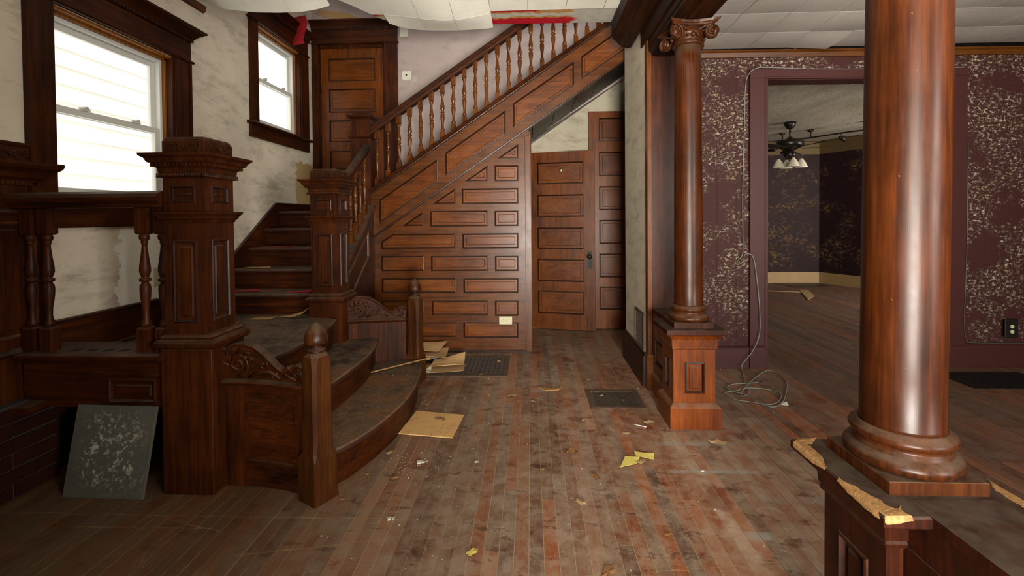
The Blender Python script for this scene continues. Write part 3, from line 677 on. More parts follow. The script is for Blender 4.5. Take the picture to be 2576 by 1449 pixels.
    for k in range(4):
        a, b = V(per[k] + (0,)), V(per[(k + 1) % 4] + (0,)); n = 13; u = (b - a) / n
        for j in range(n):
            c = a + u * (j + 0.5); q = 0.0055; m.box(c.x - q, c.x + q, c.y - q, c.y + q, z(1.552), z(1.568))
    stuff(m.build('dentil_row', mat, g))
    m = MB(); m.rect(sx0, sx1, sy0, sy1, [(0, z(1.61)), (0, z(1.674)), (-0.005, z(1.676)), (-0.005, z(1.682)), (-0.012, z(1.692)), (-0.012, z(1.694))]); m.build('top_block', mat, g, 0.001)
    m = MB()
    for Fr, L in faces: carve(m, Fr, L / 2, z(1.641), L * 0.86, 0.052, 0.0028)
    stuff(m.build('scroll_carving', mat, g))
    return g
newel('tall dark panelled newel post with dentil cap, nearest, left of the carved wing panel', -1.750, -1.503, 2.078, 2.325, 0.0)
newel('panelled newel post with dentil cap at the foot of the upper steps, further back', -1.660, -1.412, 3.34, 3.585, 0.36, -0.018)
# plain landing newel
g = thing('newel_post', 'plain square newel post at the corner of the landing, without dentils', 'newel post', (-1.64, 4.46, 0))
m = MB(); m.box(-1.735, -1.54, 4.365, 4.56, 0, 2.10); m.build('shaft', 'dark_wood_z', g, 0.003)
m = MB(); m.rect(-1.735, -1.54, 4.365, 4.56, [(0, 2.075), (0.012, 2.085), (0.018, 2.095), (0.018, 2.10), (-0.005, 2.105)]); m.build('neck_moulding', 'dark_wood_x', g)
m = MB(); m.box(-1.73, -1.545, 4.37, 4.555, 2.10, 2.28); m.build('upper_block', 'dark_wood_z', g, 0.003)
m = MB(); m.rect(-1.73, -1.545, 4.37, 4.555, [(0, 2.262), (0.01, 2.272), (0.028, 2.284), (0.032, 2.298), (-0.002, 2.301)]); m.build('cap', 'dark_wood_x', g)
m = MB(); m.rect(-1.735, -1.55, 4.375, 4.55, [(-0.01, 2.30), (-0.01, 2.345), (-0.03, 2.362)]); m.build('top_block', 'dark_wood_x', g)

# ------------------------------------------------------------------ curved steps and platform
st = thing('staircase', 'dark curved entry steps, platform and enclosed flight up to the landing', 'stairs', (-1.7, 3.0, 0))
def smooth_curve(pts, n=8):
    out = []; P = [V(p) for p in pts]; P = [P[0] * 2 - P[1]] + P + [P[-1] * 2 - P[-2]]
    for i in range(1, len(P) - 2):
        for k in range(n):
            t = k / n; a, b, c, d = P[i - 1], P[i], P[i + 1], P[i + 2]
            out.append(0.5 * ((2 * b) + (c - a) * t + (2 * a - 5 * b + 4 * c - d) * t * t + (3 * b - a - 3 * c + d) * t ** 3))
    out.append(P[-2]); return out
def curved_step(curve, back, z0, z1, nose=0.028, th=0.032):
    c = smooth_curve(curve, 5); n = len(c)
    def off(d):
        r = []
        for i, p in enumerate(c):
            t = (c[min(i + 1, n - 1)] - c[max(i - 1, 0)]).normalized(); r.append((p.x + t.y * d, p.y - t.x * d))
        return r
    bk = [tuple(b) for b in back]
    m = MB(); m.loft([[V((x, y, z)) for x, y in off(0) + bk] for z in (z0, z1 - th + 0.002)]); m.build('riser', 'dark_wood_y', st)
    pr = [(nose - 0.012, z1 - th), (nose - 0.002, z1 - th + 0.005), (nose, z1 - th / 2), (nose - 0.002, z1 - 0.006), (nose - 0.012, z1)]
    m = MB(); m.loft([[V((x, y, z)) for x, y in off(d) + bk] for d, z in pr]); m.build('tread', 'tread', st)
    m = MB(); pr2 = [(0.001, z1 - th - 0.014), (0.010, z1 - th - 0.004), (0.010, z1 - th + 0.001), (0.0, z1 - th + 0.001)]
    m.loft([[V((x, y, z)) for x, y in off(d)] for d, z in pr2], False, False, False); m.build('cove', 'dark_wood_y', st)
Z1, Z2, Z3 = 0.187, 0.374, 0.565
curved_step([(-1.01, 2.12), (-0.935, 2.22), (-0.875, 2.37), (-0.828, 2.55), (-0.800, 2.74), (-0.797, 2.96), (-0.822, 3.21), (-0.868, 3.42), (-0.915, 3.515)], [(-1.45, 3.5), (-1.45, 2.2)], 0, Z1)
curved_step([(-1.24, 2.19), (-1.18, 2.38), (-1.150, 2.59), (-1.138, 2.80), (-1.132, 3.01), (-1.158, 3.25), (-1.215, 3.49)], [(-1.55, 3.46), (-1.55, 2.2)], Z1, Z2)
curved_step([(-1.47, 2.20), (-1.41, 2.42), (-1.388, 2.60), (-1.388, 2.83), (-1.415, 3.10), (-1.462, 3.30)], [(-1.60, 3.36), (-1.70, 3.5), (-2.49, 3.5), (-2.49, 2.28), (-1.72, 2.28)], 0.30, Z3)
RUN, RISE = 0.2425, 0.163
for k in range(1, 6):
    y = 3.46 + RUN * (k - 1); z0 = Z3 + RISE * (k - 1); z1 = z0 + RISE
    m = MB(); m.box(-2.478, -1.56, y, y + 0.02, z0 - 0.01, z1 - 0.03); m.build('riser', 'dark_wood_x', st)
    yb = y + RUN + 0.02 if k < 5 else LY
    m = MB(); m.extrude([(0.006, -0.03), (-0.022, -0.028), (-0.028, -0.016), (-0.024, -0.004), (-0.016, 0.0), (yb - y, 0), (yb - y, -0.03)], (-2.478, y, z1), (-1.56, y, z1), (0, 1, 0), (0, 0, 1)); m.build('tread', 'tread', st)
    m = MB(); m.extrude([(0, 0), (-0.010, 0), (-0.002, -0.014)], (-2.478, y, z1 - 0.03), (-1.56, y, z1 - 0.03), (0, 1, 0), (0, 0, 1)); m.build('cove', 'dark_wood_x', st)
ZL = Z3 + 5 * RISE
m = MB(); m.box(-2.48, -1.74, 5.16, 5.185, ZL, ZL + 0.02); m.build('threshold', 'dark_wood_x', st)
# enclosing side panel between second and landing newel (faces the hall)
Fs = faceX(-1.515)
capz = lambda y: 0.955 + 0.72 * (y - 3.734)
m = MB(); outer = [(3.585, 0.0), (4.365, 0.0), (4.365, capz(4.365)), (3.585, capz(3.585))]
hole = [(3.66, capz(3.66) - 0.36), (4.22, capz(4.22) - 0.36), (4.22, capz(4.22) - 0.11), (3.66, capz(3.66) - 0.11)]
hole2 = [(3.66, 0.06), (4.22, 0.06), (4.22, 0.50), (3.66, 0.50)]
m.plate(outer, [hole, hole2], Fs, 0.014); m.build('side_frame', 'dark_wood_z', st)
m = MB(); m.plate([(3.585, 0.0), (4.365, 0.0), (4.365, capz(4.365) - 0.01), (3.585, capz(3.585) - 0.01)], [], faceX(-1.529), 0.03); m.build('side_backing', 'dark_wood_z', st)
panels(st, Fs, [hole, hole2], 'dark_wood_z', 'rail_wood_z', 0.010, 0.016, 0.03)
m = MB(); m.extrude([(-0.06, 0), (0.02, 0), (0.026, 0.012), (0.018, 0.024), (-0.06, 0.024)], (-1.515, 3.58, capz(3.58)), (-1.515, 4.37, capz(4.37)), (1, 0, 0), (0, 0, 1)); m.build('side_cap', 'dark_wood_y', st)
# side balustrade
bl = thing('balustrade', 'short sloping handrail with dark balusters between the two rear newels', 'balustrade', (-1.56, 4.0, 0.9))
rz_ = lambda y: 1.585 + 0.68 * (y - 3.73)
pts = [(-1.555, 3.60, rz_(3.60)), (-1.555, 3.9, rz_(3.9)), (-1.555, 4.30, rz_(4.30)), (-1.555, 4.37, rz_(4.36) - 0.005)]
m = MB(); m.tube([pts[0], pts[1], pts[2]], 0.040, 14, [1, 1, 1]); m.build('handrail', 'dark_wood_y', bl)
b0 = None
for k in range(6):
    y = 3.67 + k * 0.115; za = capz(y) + 0.02; h = rz_(y) - 0.03 - za
    if b0 is None:
        mb = baluster_parts(0.58, 0.038, 0.019, 12); w = INV.pop(bl.name); b0 = mb.build('baluster', 'baluster_wood', bl); o = b0; INV[bl.name] = w
    else: o = b0.copy(); COL.objects.link(o)
    o.location = V((-1.555, y, za - 0.012)) - bl.location; o.scale = (1, 1, (h + 0.03) / 0.58)

# ------------------------------------------------------------------ wing panels and acorn posts
def wing(label, A, Mid, B, planks, name='wing_panel'):
    """curved carved panel: A at the tall newel, B at the small post"""
    A, Mid, B = V(A), V(Mid), V(B)
    g = thing(name, label, 'stair panel', tuple((A + B) / 2) + (0,))
    def P(s):
        q = A * (1 - s) ** 2 + (2 * Mid - (A + B) / 2) * 2 * s * (1 - s) + B * s * s
        t = (B - A).normalized(); return q, t
    def F(a, b, c):
        q, t = P(a); n = V((t.y, -t.x)); return V((q.x + n.x * c, q.y + n.y * c, b))
    def sl(a0, a1, b0, b1, c0, c1, n=8):
        m = MB(); m.loft([[F(a0 + (a1 - a0) * k / n, b, c) for b, c in ((b0, c0), (b0, c1), (b1, c1), (b1, c0))] for k in range(n + 1)]); return m
    zr = 0.505
    if planks:
        sl(0.0, 1.0, 0.02, zr - 0.01, -0.028, -0.006).build('backing', 'dark_wood_z', g)
        n = 6
        for k in range(n): sl(k / n + 0.006, (k + 1) / n - 0.006, 0.0, zr - 0.006, -0.01, 0.004, 1).build('plank', 'dark_wood_z', g)
    else:
        sl(0.0, 1.0, 0.01, zr, -0.028, -0.008).build('backing', 'dark_wood_x', g)
        sl(0.0, 0.24, 0.0, zr, -0.01, 0.006).build('stile', 'dark_wood_z', g)
        sl(0.90, 1.0, 0.0, zr, -0.01, 0.006).build('stile', 'dark_wood_z', g)
        sl(0.24, 0.90, 0.0, 0.115, -0.01, 0.006).build('rail', 'dark_wood_x', g)
        sl(0.24, 0.90, 0.43, zr, -0.01, 0.006).build('rail', 'dark_wood_x', g)
        sl(0.24, 0.90, 0.115, 0.43, -0.01, -0.004).build('panel', 'dark_wood_x', g)
        m = sl(0.24, 0.90, 0.115, 0.128, -0.006, 0.010); m2 = sl(0.24, 0.90, 0.418, 0.43, -0.006, 0.010); m.add(m2.v, m2.f)
        for a in (0.24, 0.875): m2 = sl(a, a + 0.025, 0.115, 0.43, -0.006, 0.010, 1); m.add(m2.v, m2.f)
        m.build('panel_moulding', 'dark_wood_x', g)
    # curved rail
    m = MB(); m.loft([[F(k / 10, zr + b, c) for b, c in ((-0.014, 0.004), (-0.004, 0.022), (0.006, 0.028), (0.016, 0.022), (0.02, 0.0), (0.02, -0.03), (-0.014, -0.03))] for k in range(11)]); m.build('rail_moulding', 'dark_wood_x', g)
    # crest with scroll edge
    T = [(0, 0.675), (0.05, 0.672), (0.075, 0.688), (0.13, 0.70), (0.24, 0.70), (0.36, 0.688), (0.5, 0.648), (0.63, 0.598), (0.72, 0.575), (0.755, 0.582), (0.78, 0.60), (0.82, 0.592), (0.88, 0.612), (0.95, 0.612), (1.0, 0.60)]
    def top(s):
        for (a, za), (b, zb) in zip(T, T[1:]):
            if a <= s <= b: return za + (zb - za) * (s - a) / (b - a)
        return T[-1][1]
    N = 28; m = MB()
    m.loft([[F(k / N, z, c) for z, c in ((zr + 0.018, -0.022), (zr + 0.018, 0.0), (top(k / N) - 0.01, 0.0), (top(k / N) - 0.01, -0.022))] for k in range(N + 1)]); m.build('crest', 'dark_wood_x', g)
    m = MB(); m.loft([[F(k / N, top(k / N) + b, c) for b, c in ((-0.016, -0.026), (-0.016, 0.010), (-0.004, 0.014), (0.002, 0.008), (0.002, -0.026))] for k in range(N + 1)], smooth=False); m.build('crest_edge', 'dark_wood_x', g)
    L = (B - A).length; m = MB()
    def tb(pts, r=0.006): m.tube([F(a, z, 0.002) for a, z in pts], r, 6)
    def spi(a, z, r, tn, a0, sg, rr=0.006): tb([(x, zz) for x, zz in [(a + (px_ - a) / L, zz) for px_, zz in spiral(a, z, r, tn, a0, sg, 22)]], rr)
    cz = (zr + 0.02 + 0.69) / 2 - 0.012
    spi(0.17, cz, 0.058, 1.7, -PI * 0.5, 1, 0.008)
    tb([(0.17, cz - 0.058), (0.3, cz - 0.045), (0.42, cz + 0.0), (0.50, cz + 0.012)], 0.007)
    spi(0.47, cz + 0.0, 0.028, 1.2, PI * 0.5, -1, 0.006)
    tb([(0.30, zr + 0.03), (0.42, zr + 0.055), (0.55, zr + 0.06), (0.68, zr + 0.032)], 0.007)
    spi(0.60, zr + 0.045, 0.020, 1.1, PI * 0.3, -1, 0.005)
    spi(0.90, zr + 0.062, 0.030, 1.5, -PI * 0.5, 1, 0.006)
    tb([(0.90, zr + 0.032), (0.8, zr + 0.04), (0.73, zr + 0.058)], 0.006)
    for k in range(6):
        an = PI * (1.05 - 0.17 * k); tb([(0.17 + 0.035 * math.cos(an) / L * 1.3, cz + 0.035 * math.sin(an)), (0.17 + 0.075 * math.cos(an - 0.2) / L, cz + 0.072 * math.sin(an - 0.2)), (0.17 + 0.085 * math.cos(an - 0.45) / L, cz + 0.078 * math.sin(an - 0.4))], 0.006)
    stuff(m.build('scroll_carving', 'dark_wood_x', g))
    return g
wing('curved wing panel with scroll-carved crest and framed panel beside the nearest newel', (-1.503, 2.165), (-1.285, 2.150), (-1.065, 2.095), False)
wing('wing panel of vertical planks under a scroll-carved crest, behind the curved steps', (-1.412, 3.455), (-1.19, 3.500), (-0.985, 3.535), True)
def acorn_post(label, cx, cy, rz, w=0.118):
    g = thing('acorn_post', label, 'post', (cx, cy, 0), rz=rz, local=True)
    h = w / 2
    def oc(hh, c, z): return [(-hh + c, -hh, z), (hh - c, -hh, z), (hh, -hh + c, z), (hh, hh - c, z), (hh - c, hh, z), (-hh + c, hh, z), (-hh, hh - c, z), (-hh, -hh + c, z)]
    m = MB(); m.loft([oc(h + 0.002, 0.001, 0), oc(h, 0.001, 0.15), oc(h - 0.001, 0.003, 0.20), oc(h - 0.008, 0.012, 0.23), oc(h - 0.010, 0.014, 0.28), oc(h - 0.010, 0.014, 0.60), oc(h - 0.010, 0.016, 0.64), oc(h - 0.014, 0.022, 0.668), oc(h - 0.024, 0.026, 0.684), oc(h - 0.036, 0.018, 0.69)])
    m.build('shaft', 'mid_wood_z', g, 0.002)
    m = MB(); m.lathe(0, 0, [(0.040, 0.686), (0.043, 0.690), (0.040, 0.698), (0.026, 0.702), (0.022, 0.708), (0.022, 0.714), (0.026, 0.716), (0.022, 0.719), (0.030, 0.724)], 20); m.build('collar', 'dark_wood_z', g)
    m = MB(); m.lathe(0, 0, [(0.034, 0.722), (0.049, 0.725), (0.053, 0.734), (0.0525, 0.750), (0.048, 0.768), (0.041, 0.785), (0.031, 0.800), (0.020, 0.811), (0.009, 0.817), (0.001, 0.820)], 24); m.build('acorn_finial', 'mid_wood_z', g)
    return g
acorn_post('chamfered short post with acorn finial at the front of the curved steps', -1.0, 2.075, math.radians(-29.5), 0.122)
acorn_post('short post with acorn finial behind the curved steps, against the panelling', -0.925, 3.592, math.radians(-14), 0.122)

# ------------------------------------------------------------------ platform balustrade (left)
BY = 2.13
pb = thing('balustrade', 'thick horizontal handrail on four fat turned balusters left of the nearest newel', 'balustrade', (-2.15, BY, 0.65))
m = MB(); m.extrude([(-0.055, 0.002), (0.055, 0.002), (0.060, 0.020), (0.075, 0.030), (0.078, 0.055), (0.060, 0.072), (0.02, 0.080), (-0.04, 0.078), (-0.07, 0.066), (-0.082, 0.048), (-0.075, 0.028), (-0.062, 0.018)], (-2.475, BY + 0.005, 1.362), (-1.738, BY + 0.005, 1.362), (0, 1, 0), (0, 0, 1)); m.build('handrail', 'dark_wood_x', pb)
w = INV.pop(pb.name); mb = baluster_parts(0.694, 0.054, 0.0235, 20); b0 = mb.build('baluster', 'dark_wood_z', pb); INV[pb.name] = w
for k, x in enumerate((-2.436, -2.350, -1.862, -1.768)):
    o = b0 if k == 0 else b0.copy()
    if k: COL.objects.link(o)
    o.location = V((x, BY, 0.669)) - pb.location
sh = thing('platform_front', 'dark fascia and moulded shelf under the left balustrade with baluster mortises', 'panelling', (-2.15, 2.18, 0))
m = MB(); m.extrude([(0.16, 0), (-0.050, 0), (-0.066, -0.008), (-0.070, -0.020), (-0.062, -0.034), (-0.030, -0.040), (-0.024, -0.056), (0.16, -0.056)], (-2.465, BY, 0.670), (-1.752, BY, 0.670), (0, 1, 0), (0, 0, 1)); m.build('shelf', 'dark_wood_x', sh)
for k in range(5):
    x = -2.245 + k * 0.082; m = MB(); m.box(x, x + 0.045, BY - 0.015, BY + 0.025, 0.6702, 0.6712); m.build('mortise_shade', 'hole_shade', sh)  # dark plate painted for the shade inside an empty mortise
Fp = faceY(2.105); hole = R4(-2.035, -1.80, 0.425, 0.54)
m = MB(); m.plate(R4(-2.46, -1.752, 0.405, 0.615), [hole], Fp, 0.02); m.build('fascia', 'dark_wood_x', sh)
panels(sh, Fp, [hole], 'dark_wood_x', 'dark_wood_x', 0.010, 0.014, 0.03)
m = MB(); m.box(-2.46, -1.755, 2.1245, 2.15, 0.406, 0.615); m.build('fascia_back', 'dark_wood_x', sh)
m = MB(); m.box(-2.46, -1.755, 2.16, 2.30, 0.52, 0.615); m.build('curb', 'dark_wood_x', sh)
# cavity behind the fascia: back and side boards painted near-black for its shade
m = MB(); m.box(-2.50, -1.5, 3.0, 3.03, 0, 0.56); m.build('cavity_shade_back', 'hollow_shade', sh)
m = MB(); m.box(-2.498, -2.478, 2.16, 3.0, 0, 0.52); m.build('cavity_shade_side', 'hollow_shade', sh)
m = MB(); m.box(-1.56, -1.53, 2.33, 3.0, 0, 0.38); m.build('cavity_shade_side', 'hollow_shade', sh)
# loose debris bricks in the cavity
for k, (x, y, z, a, nm) in enumerate(((-2.32, 2.42, 0.0, 0.3, 'loose brick lying in the dark opening left of the slate tile'),)):
    o = thing('loose_brick', nm, 'brick', (x, y, z), rz=a, local=True)
    m = MB(); m.rect(-0.09, 0.09, -0.045, 0.045, [(-0.004, 0.0), (0, 0.004), (0, 0.054), (-0.004, 0.058)]); m.build('body', 'brick', o)

# fireplace surround at the far left
fp = thing('fireplace_surround', 'dark wood fireplace surround with mantel shelf cut by the left edge', 'fireplace', (-2.48, 1.7, 0))
Fm = faceX(-2.482)
m = MB(); hole = R4(1.5, 2.195, 0.74, 1.30); m.plate(R4(1.2, 2.235, 0.44, 1.50), [hole], Fm, 0.017); m.build('pilaster_board', 'dark_wood_z', fp)
panels(fp, Fm, [hole], 'dark_wood_z', 'rail_wood_z', 0.010, 0.016, 0.035)
m = MB(); m.box(-2.505, -2.4985, 1.2, 2.23, 0.44, 1.50); m.build('pilaster_core', 'dark_wood_z', fp)
m = MB(); m.extrude([(0, 0), (0.02, 0.0), (0.026, 0.012), (0.012, 0.024), (0, 0.03)], (-2.482, 1.2, 0.66), (-2.482, 2.235, 0.66), (1, 0, 0), (0, 0, 1)); m.build('base_moulding', 'dark_wood_y', fp)
m = MB(); m.extrude([(0, 0), (0.015, 0.0), (0.02, 0.012), (0.0, 0.024)], (-2.482, 1.2, 1.335), (-2.482, 2.235, 1.335), (1, 0, 0), (0, 0, 1)); m.build('fillet', 'dark_wood_y', fp)
m = MB(); pr = [(0.0, 1.47), (0.012, 1.485), (0.014, 1.50), (0.03, 1.515), (0.045, 1.54), (0.07, 1.56), (0.078, 1.575), (0.078, 1.592), (0.0, 1.594)]
m.loft([[(-2.50, 1.1, z), (-2.487 + o_, 1.1, z), (-2.487 + o_, 2.20 + o_, z), (-2.50, 2.20 + o_, z)] for o_, z in pr]); m.build('mantel_shelf', 'dark_wood_y', fp)
m = MB(); k = 1.5
while k < 2.222: m.box(-2.482, -2.468, k, k + 0.012, 1.478, 1.498); k += 0.02
stuff(m.build('dentil_row', 'dark_wood_y', fp))
m = MB(); m.box(-2.5, -2.478, 1.1, 2.19, 1.592, 1.68); m.box(-2.5, -2.47, 1.1, 2.19, 1.668, 1.684); m.build('frieze_board', 'dark_wood_y', fp)
m = MB()
for k in range(3): carve(m, faceX(-2.478), 2.085 - k * 0.26, 1.63, 0.22, 0.06, 0.0035)
stuff(m.build('scroll_carving', 'dark_wood_y', fp))
for r in range(6):
    for c in range(6):
        y1 = 2.235 - c * 0.215 - (0.107 if r % 2 else 0) ; y0 = y1 - 0.205
        if c == 0 and r % 2: 
            m = MB(); m.rect(-2.52, -2.425 + random.uniform(-.004, .004), 2.135, 2.235, [(0, r * 0.072 + 0.004), (0, r * 0.072 + 0.066)]); m.build('brick', 'brick', fp, 0.003)
        m = MB(); m.rect(-2.52, -2.425 + random.uniform(-.004, .004), y0, y1, [(0, r * 0.072 + 0.004), (0, r * 0.072 + 0.066)]); m.build('brick', 'brick', fp, 0.003)
m = MB(); m.box(-2.51, -2.435, 1.0, 2.23, 0, 0.44); m.build('mortar', 'mortar', fp)
m = MB(); m.loft([[V((-2.43, 2.02, 0.40)), V((-2.34, 2.02, 0.40)), V((-2.34, 2.02, 0.43)), V((-2.43, 2.02, 0.43))], [V((-2.43, 2.25, 0.415)), V((-2.38, 2.25, 0.415)), V((-2.38, 2.25, 0.445)), V((-2.43, 2.25, 0.445))]]); m.build('ledge', 'dark_wood_y', fp)

# slate tile leaning on the fascia
tl = thing('slate_tile', 'grey slate tile with pale adhesive marks leaning below the left balustrade', 'tile', (-2.02, 2.06, 0))
m = MB(); pts = [(-2.219, 2.045, 0.0), (-1.817, 2.035, 0.0), (-1.783, 2.090, 0.415), (-2.178, 2.093, 0.421)]
m.loft([[V(p) for p in pts], [V(p) + V((0, 0.012, -0.003)) for p in pts]]); m.build('body', 'slate_tile', tl, 0.001)

# ------------------------------------------------------------------ stair panelling (understairs wall)
pw = thing('stair_panelling', 'orange oak panelled wall under the stair flight, panels in brick-like rows', 'panelling', (-0.8, PY, 0))
F = faceY(PY)
RC = [(-0.338, -0.113, 1.65, 1.799), (-0.658, -0.115, 1.434, 1.58), (-0.966, -0.412, 1.22, 1.368), (-0.343, -0.117, 1.22, 1.363), (-0.655, -0.118, 1.005, 1.147), (-1.449, -1.036, 0.791, 0.935), (-0.964, -0.414, 0.789, 0.932), (-0.343, -0.12, 0.787, 0.93), (-1.449, -0.727, 0.578, 0.719), (-0.651, -0.122, 0.574, 0.715), (-1.452, -1.038, 0.366, 0.5), (-0.96, -0.418, 0.359, 0.5), (-0.347, -0.124, 0.355, 0.499), (-1.451, -0.73, 0.148, 0.289), (-0.655, -0.126, 0.141, 0.29)]
TR = [[(-0.308, 1.868), (-0.111, 1.868), (-0.111, 2.0)], [(-0.622, 1.654), (-0.409, 1.654), (-0.409, 1.797)], [(-0.935, 1.44), (-0.723, 1.44), (-0.723, 1.582)], [(-1.235, 1.228), (-1.037, 1.228), (-1.037, 1.363)],
      [(-1.448, 1.009), (-0.728, 1.009), (-0.728, 1.148), (-1.334, 1.148), (-1.448, 1.076)]]
polys = [R4(*r) for r in RC] + TR
lowz = lambda x: 1.105 + 0.682 * (x + 1.53)
topz = lambda x: 1.553 + 0.683 * (x + 1.543)
m = MB(); m.plate([(-1.535, 0.005), (-0.012, 0.005), (-0.012, lowz(-0.012)), (-1.535, lowz(-1.535))], polys, F, 0.013); m.build('stile_frame', 'rail_wood_x', pw)
m = MB(); m.plate([(-1.535, 0.005), (-0.012, 0.005), (-0.012, lowz(-0.012)), (-1.535, lowz(-1.535))], [], faceY(PY + 0.0125), 0.012); m.build('backing', 'rail_wood_x', pw)
panels(pw, F, polys, 'panel_wood', 'moulding_wood', 0.011, 0.013, 0.032)
m = MB(); m.box(-0.05, -0.008, PY - 0.012, PY, 0.012, lowz(-0.03) - 0.05); m.box(-0.012, 0.006, PY - 0.012, PY + 0.05, 0.012, lowz(0.0) - 0.03); m.build('end_stile', 'rail_wood_z', pw, 0.002)
m = MB(); m.extrude([(0, 0), (-0.016, 0), (-0.016, 0.012), (-0.006, 0.022), (0, 0.022)], (-1.53, PY, 0.003), (0.0, PY, 0.003), (0, 1, 0), (0, 0, 1)); m.build('shoe_moulding', 'moulding_wood', pw)
m = MB(); m.box(-1.56, -1.53, PY - 0.012, PY + 0.01, 0.0, 1.09); m.build('corner_stile', 'dark_wood_z', pw)

# sloping stringer of the main flight
sg_ = thing('stair_stringer', 'sloping oak stringer with long slanted panels and a beaded top moulding', 'stringer', (-0.3, PY, 2.0))
F2 = faceY(PY - 0.018)
PP = [[(-1.453, 1.481), (-0.885, 1.865), (-0.888, 1.651), (-1.456, 1.257)], [(-0.811, 1.921), (-0.231, 2.318), (-0.233, 2.091), (-0.81, 1.705)], [(-0.157, 2.381), (0.42, 2.764), (0.419, 2.545), (-0.155, 2.15)], [(0.492, 2.812), (0.952, 3.124), (0.951, 2.908), (0.494, 2.601)]]
PP = [[p[3], p[2], p[1], p[0]] for p in PP]
XE = 1.58
m = MB(); m.plate([(-1.54, lowz(-1.54)), (XE, lowz(XE)), (XE, topz(XE)), (-1.54, topz(-1.54))], PP, F2, 0.012); m.build('stringer_frame', 'rail_wood_x', sg_)
m = MB(); m.plate([(-1.54, lowz(-1.54) + 0.003), (XE, lowz(XE) + 0.003), (XE, topz(XE) - 0.003), (-1.54, topz(-1.54) - 0.003)], [], faceY(PY - 0.0065), 0.06); m.build('backing', 'rail_wood_x', sg_)
panels(sg_, F2, PP, 'panel_wood', 'moulding_wood', 0.010, 0.013, 0.03)
sl = V((1, 0, 0.683)).normalized(); nn = V((-sl.z, 0, sl.x))
def slope_mould(nm, prof, x0, x1, z0, mat, par, y=PY - 0.018):
    m = MB(); m.extrude(prof, (x0, y, z0(x0)), (x1, y, z0(x1)), (0, -1, 0), nn); return m.build(nm, mat, par)
slope_mould('cap_moulding', [(-0.11, 0.0), (-0.11, 0.022), (0.036, 0.022), (0.040, 0.012), (0.030, 0.002), (0.022, -0.006), (0.010, -0.010), (0, -0.012)], -1.545, XE, topz, 'dark_wood_x', sg_)
slope_mould('lower_fillet', [(0, -0.022), (0.012, -0.018), (0.014, -0.010), (0, -0.004)], -1.54, XE, topz, 'moulding_wood', sg_)
slope_mould('bottom_fillet', [(0, 0.0), (0.010, 0.002), (0.012, 0.012), (0, 0.018)], -1.54, XE, lowz, 'moulding_wood', sg_)
m = MB(); n = 130
for k in range(n):
    x = -1.53 + k * 0.02; c = V((x, PY - 0.028, topz(x))) - nn * 0.018; m.lathe(0, 0, [(0.001, -0.008), (0.0072, -0.003), (0.0072, 0.003), (0.001, 0.008)], 6, F=lambda a, b, d: c + V((a, b, d)))
stuff(m.build('bead_row', 'moulding_wood', sg_))
# treads of the flight and sloped soffit boards underneath
fl = thing('stair_flight', 'upper flight behind the stringer with dark boarded soffit', 'stairs', (0, 4.9, 2.0))
for k in range(12):
    x = -1.50 + k * 0.25; z = ZL + 0.171 * (k + 1)
    m = MB(); m.box(x - 0.025, x + 0.25, PY + 0.055, LY - 0.003, z - 0.03, z); m.build('tread', 'tread', fl)
    m = MB(); m.box(x, x + 0.02, PY + 0.055, LY - 0.003, z - 0.171, z - 0.03); m.build('riser', 'dark_wood_y', fl)
sof = lambda x: lowz(x) + 0.012
for k in range(9):
    x0 = -0.4 + k * 0.215; x1 = x0 + 0.208
    m = MB(); m.loft([[V((x, PY + 0.04, sof(x) + dz)), V((x, 5.33, sof(x) + dz)), V((x, 5.33, sof(x) + dz + 0.02)), V((x, PY + 0.04, sof(x) + dz + 0.02))] for x, dz in ((x0, 0), (x1, 0))]); m.build('soffit_board', 'dim_panel', fl)
m = MB(); m.loft([[V((x, PY + 0.04, sof(x) + 0.024)), V((x, 5.33, sof(x) + 0.024)), V((x, 5.33, sof(x) + 0.04)), V((x, PY + 0.04, sof(x) + 0.04))] for x in (-0.5, 1.58)]); m.build('soffit_backing', 'slot_dark', fl)
m = MB(); m.loft([[V((x, 5.30, sof(x) - 0.02)), V((x, 5.335, sof(x) - 0.02)), V((x, 5.335, sof(x) + 0.0)), V((x, 5.30, sof(x) + 0.0))] for x in (-0.4, 1.58)]); m.build('soffit_trim', 'dim_panel', fl)
m = MB(); m.box(0.0, 0.012, PY + 0.04, PY + 0.6, 0.0, 2.1); m.build('side_board', 'dark_wood_z', fl)
# main balustrade
mbal = thing('balustrade', 'long sloping banister with slender turned balusters climbing to the right', 'balustrade', (-0.4, PY + 0.03, 2.2))
w = INV.pop(mbal.name)
zr0 = lambda x: 2.128 + 0.672 * (x + 1.545)
zb0 = lambda x: topz(x) + 0.025
bhh = 0.56; protos = baluster_parts(bhh, 0.043, 0.0215, 12); b0 = protos.build('baluster', 'baluster_wood', mbal); INV[mbal.name] = w
for k in range(25):
    x = -1.492 + 0.1077 * k; o = b0 if k == 0 else b0.copy()
    if k: COL.objects.link(o)
    o.location = V((x, PY + 0.045, zb0(x) - 0.012)) - mbal.location; o.scale = (1, 1, (zr0(x) + 0.015 - zb0(x) + 0.012) / bhh)
m = MB(); sl2 = V((1, 0, 0.672)).normalized(); n2 = V((-sl2.z, 0, sl2.x))
m.extrude([(-0.03, -0.004), (-0.034, 0.012), (-0.042, 0.02), (-0.042, 0.042), (-0.034, 0.052), (-0.022, 0.066), (0, 0.072), (0.022, 0.066), (0.034, 0.052), (0.042, 0.042), (0.042, 0.02), (0.034, 0.012), (0.03, -0.004)], (-1.552, PY + 0.045, zr0(-1.552)), (1.3, PY + 0.045, zr0(1.3)), (0, -1, 0), n2); m.build('handrail', 'dark_wood_x', mbal)
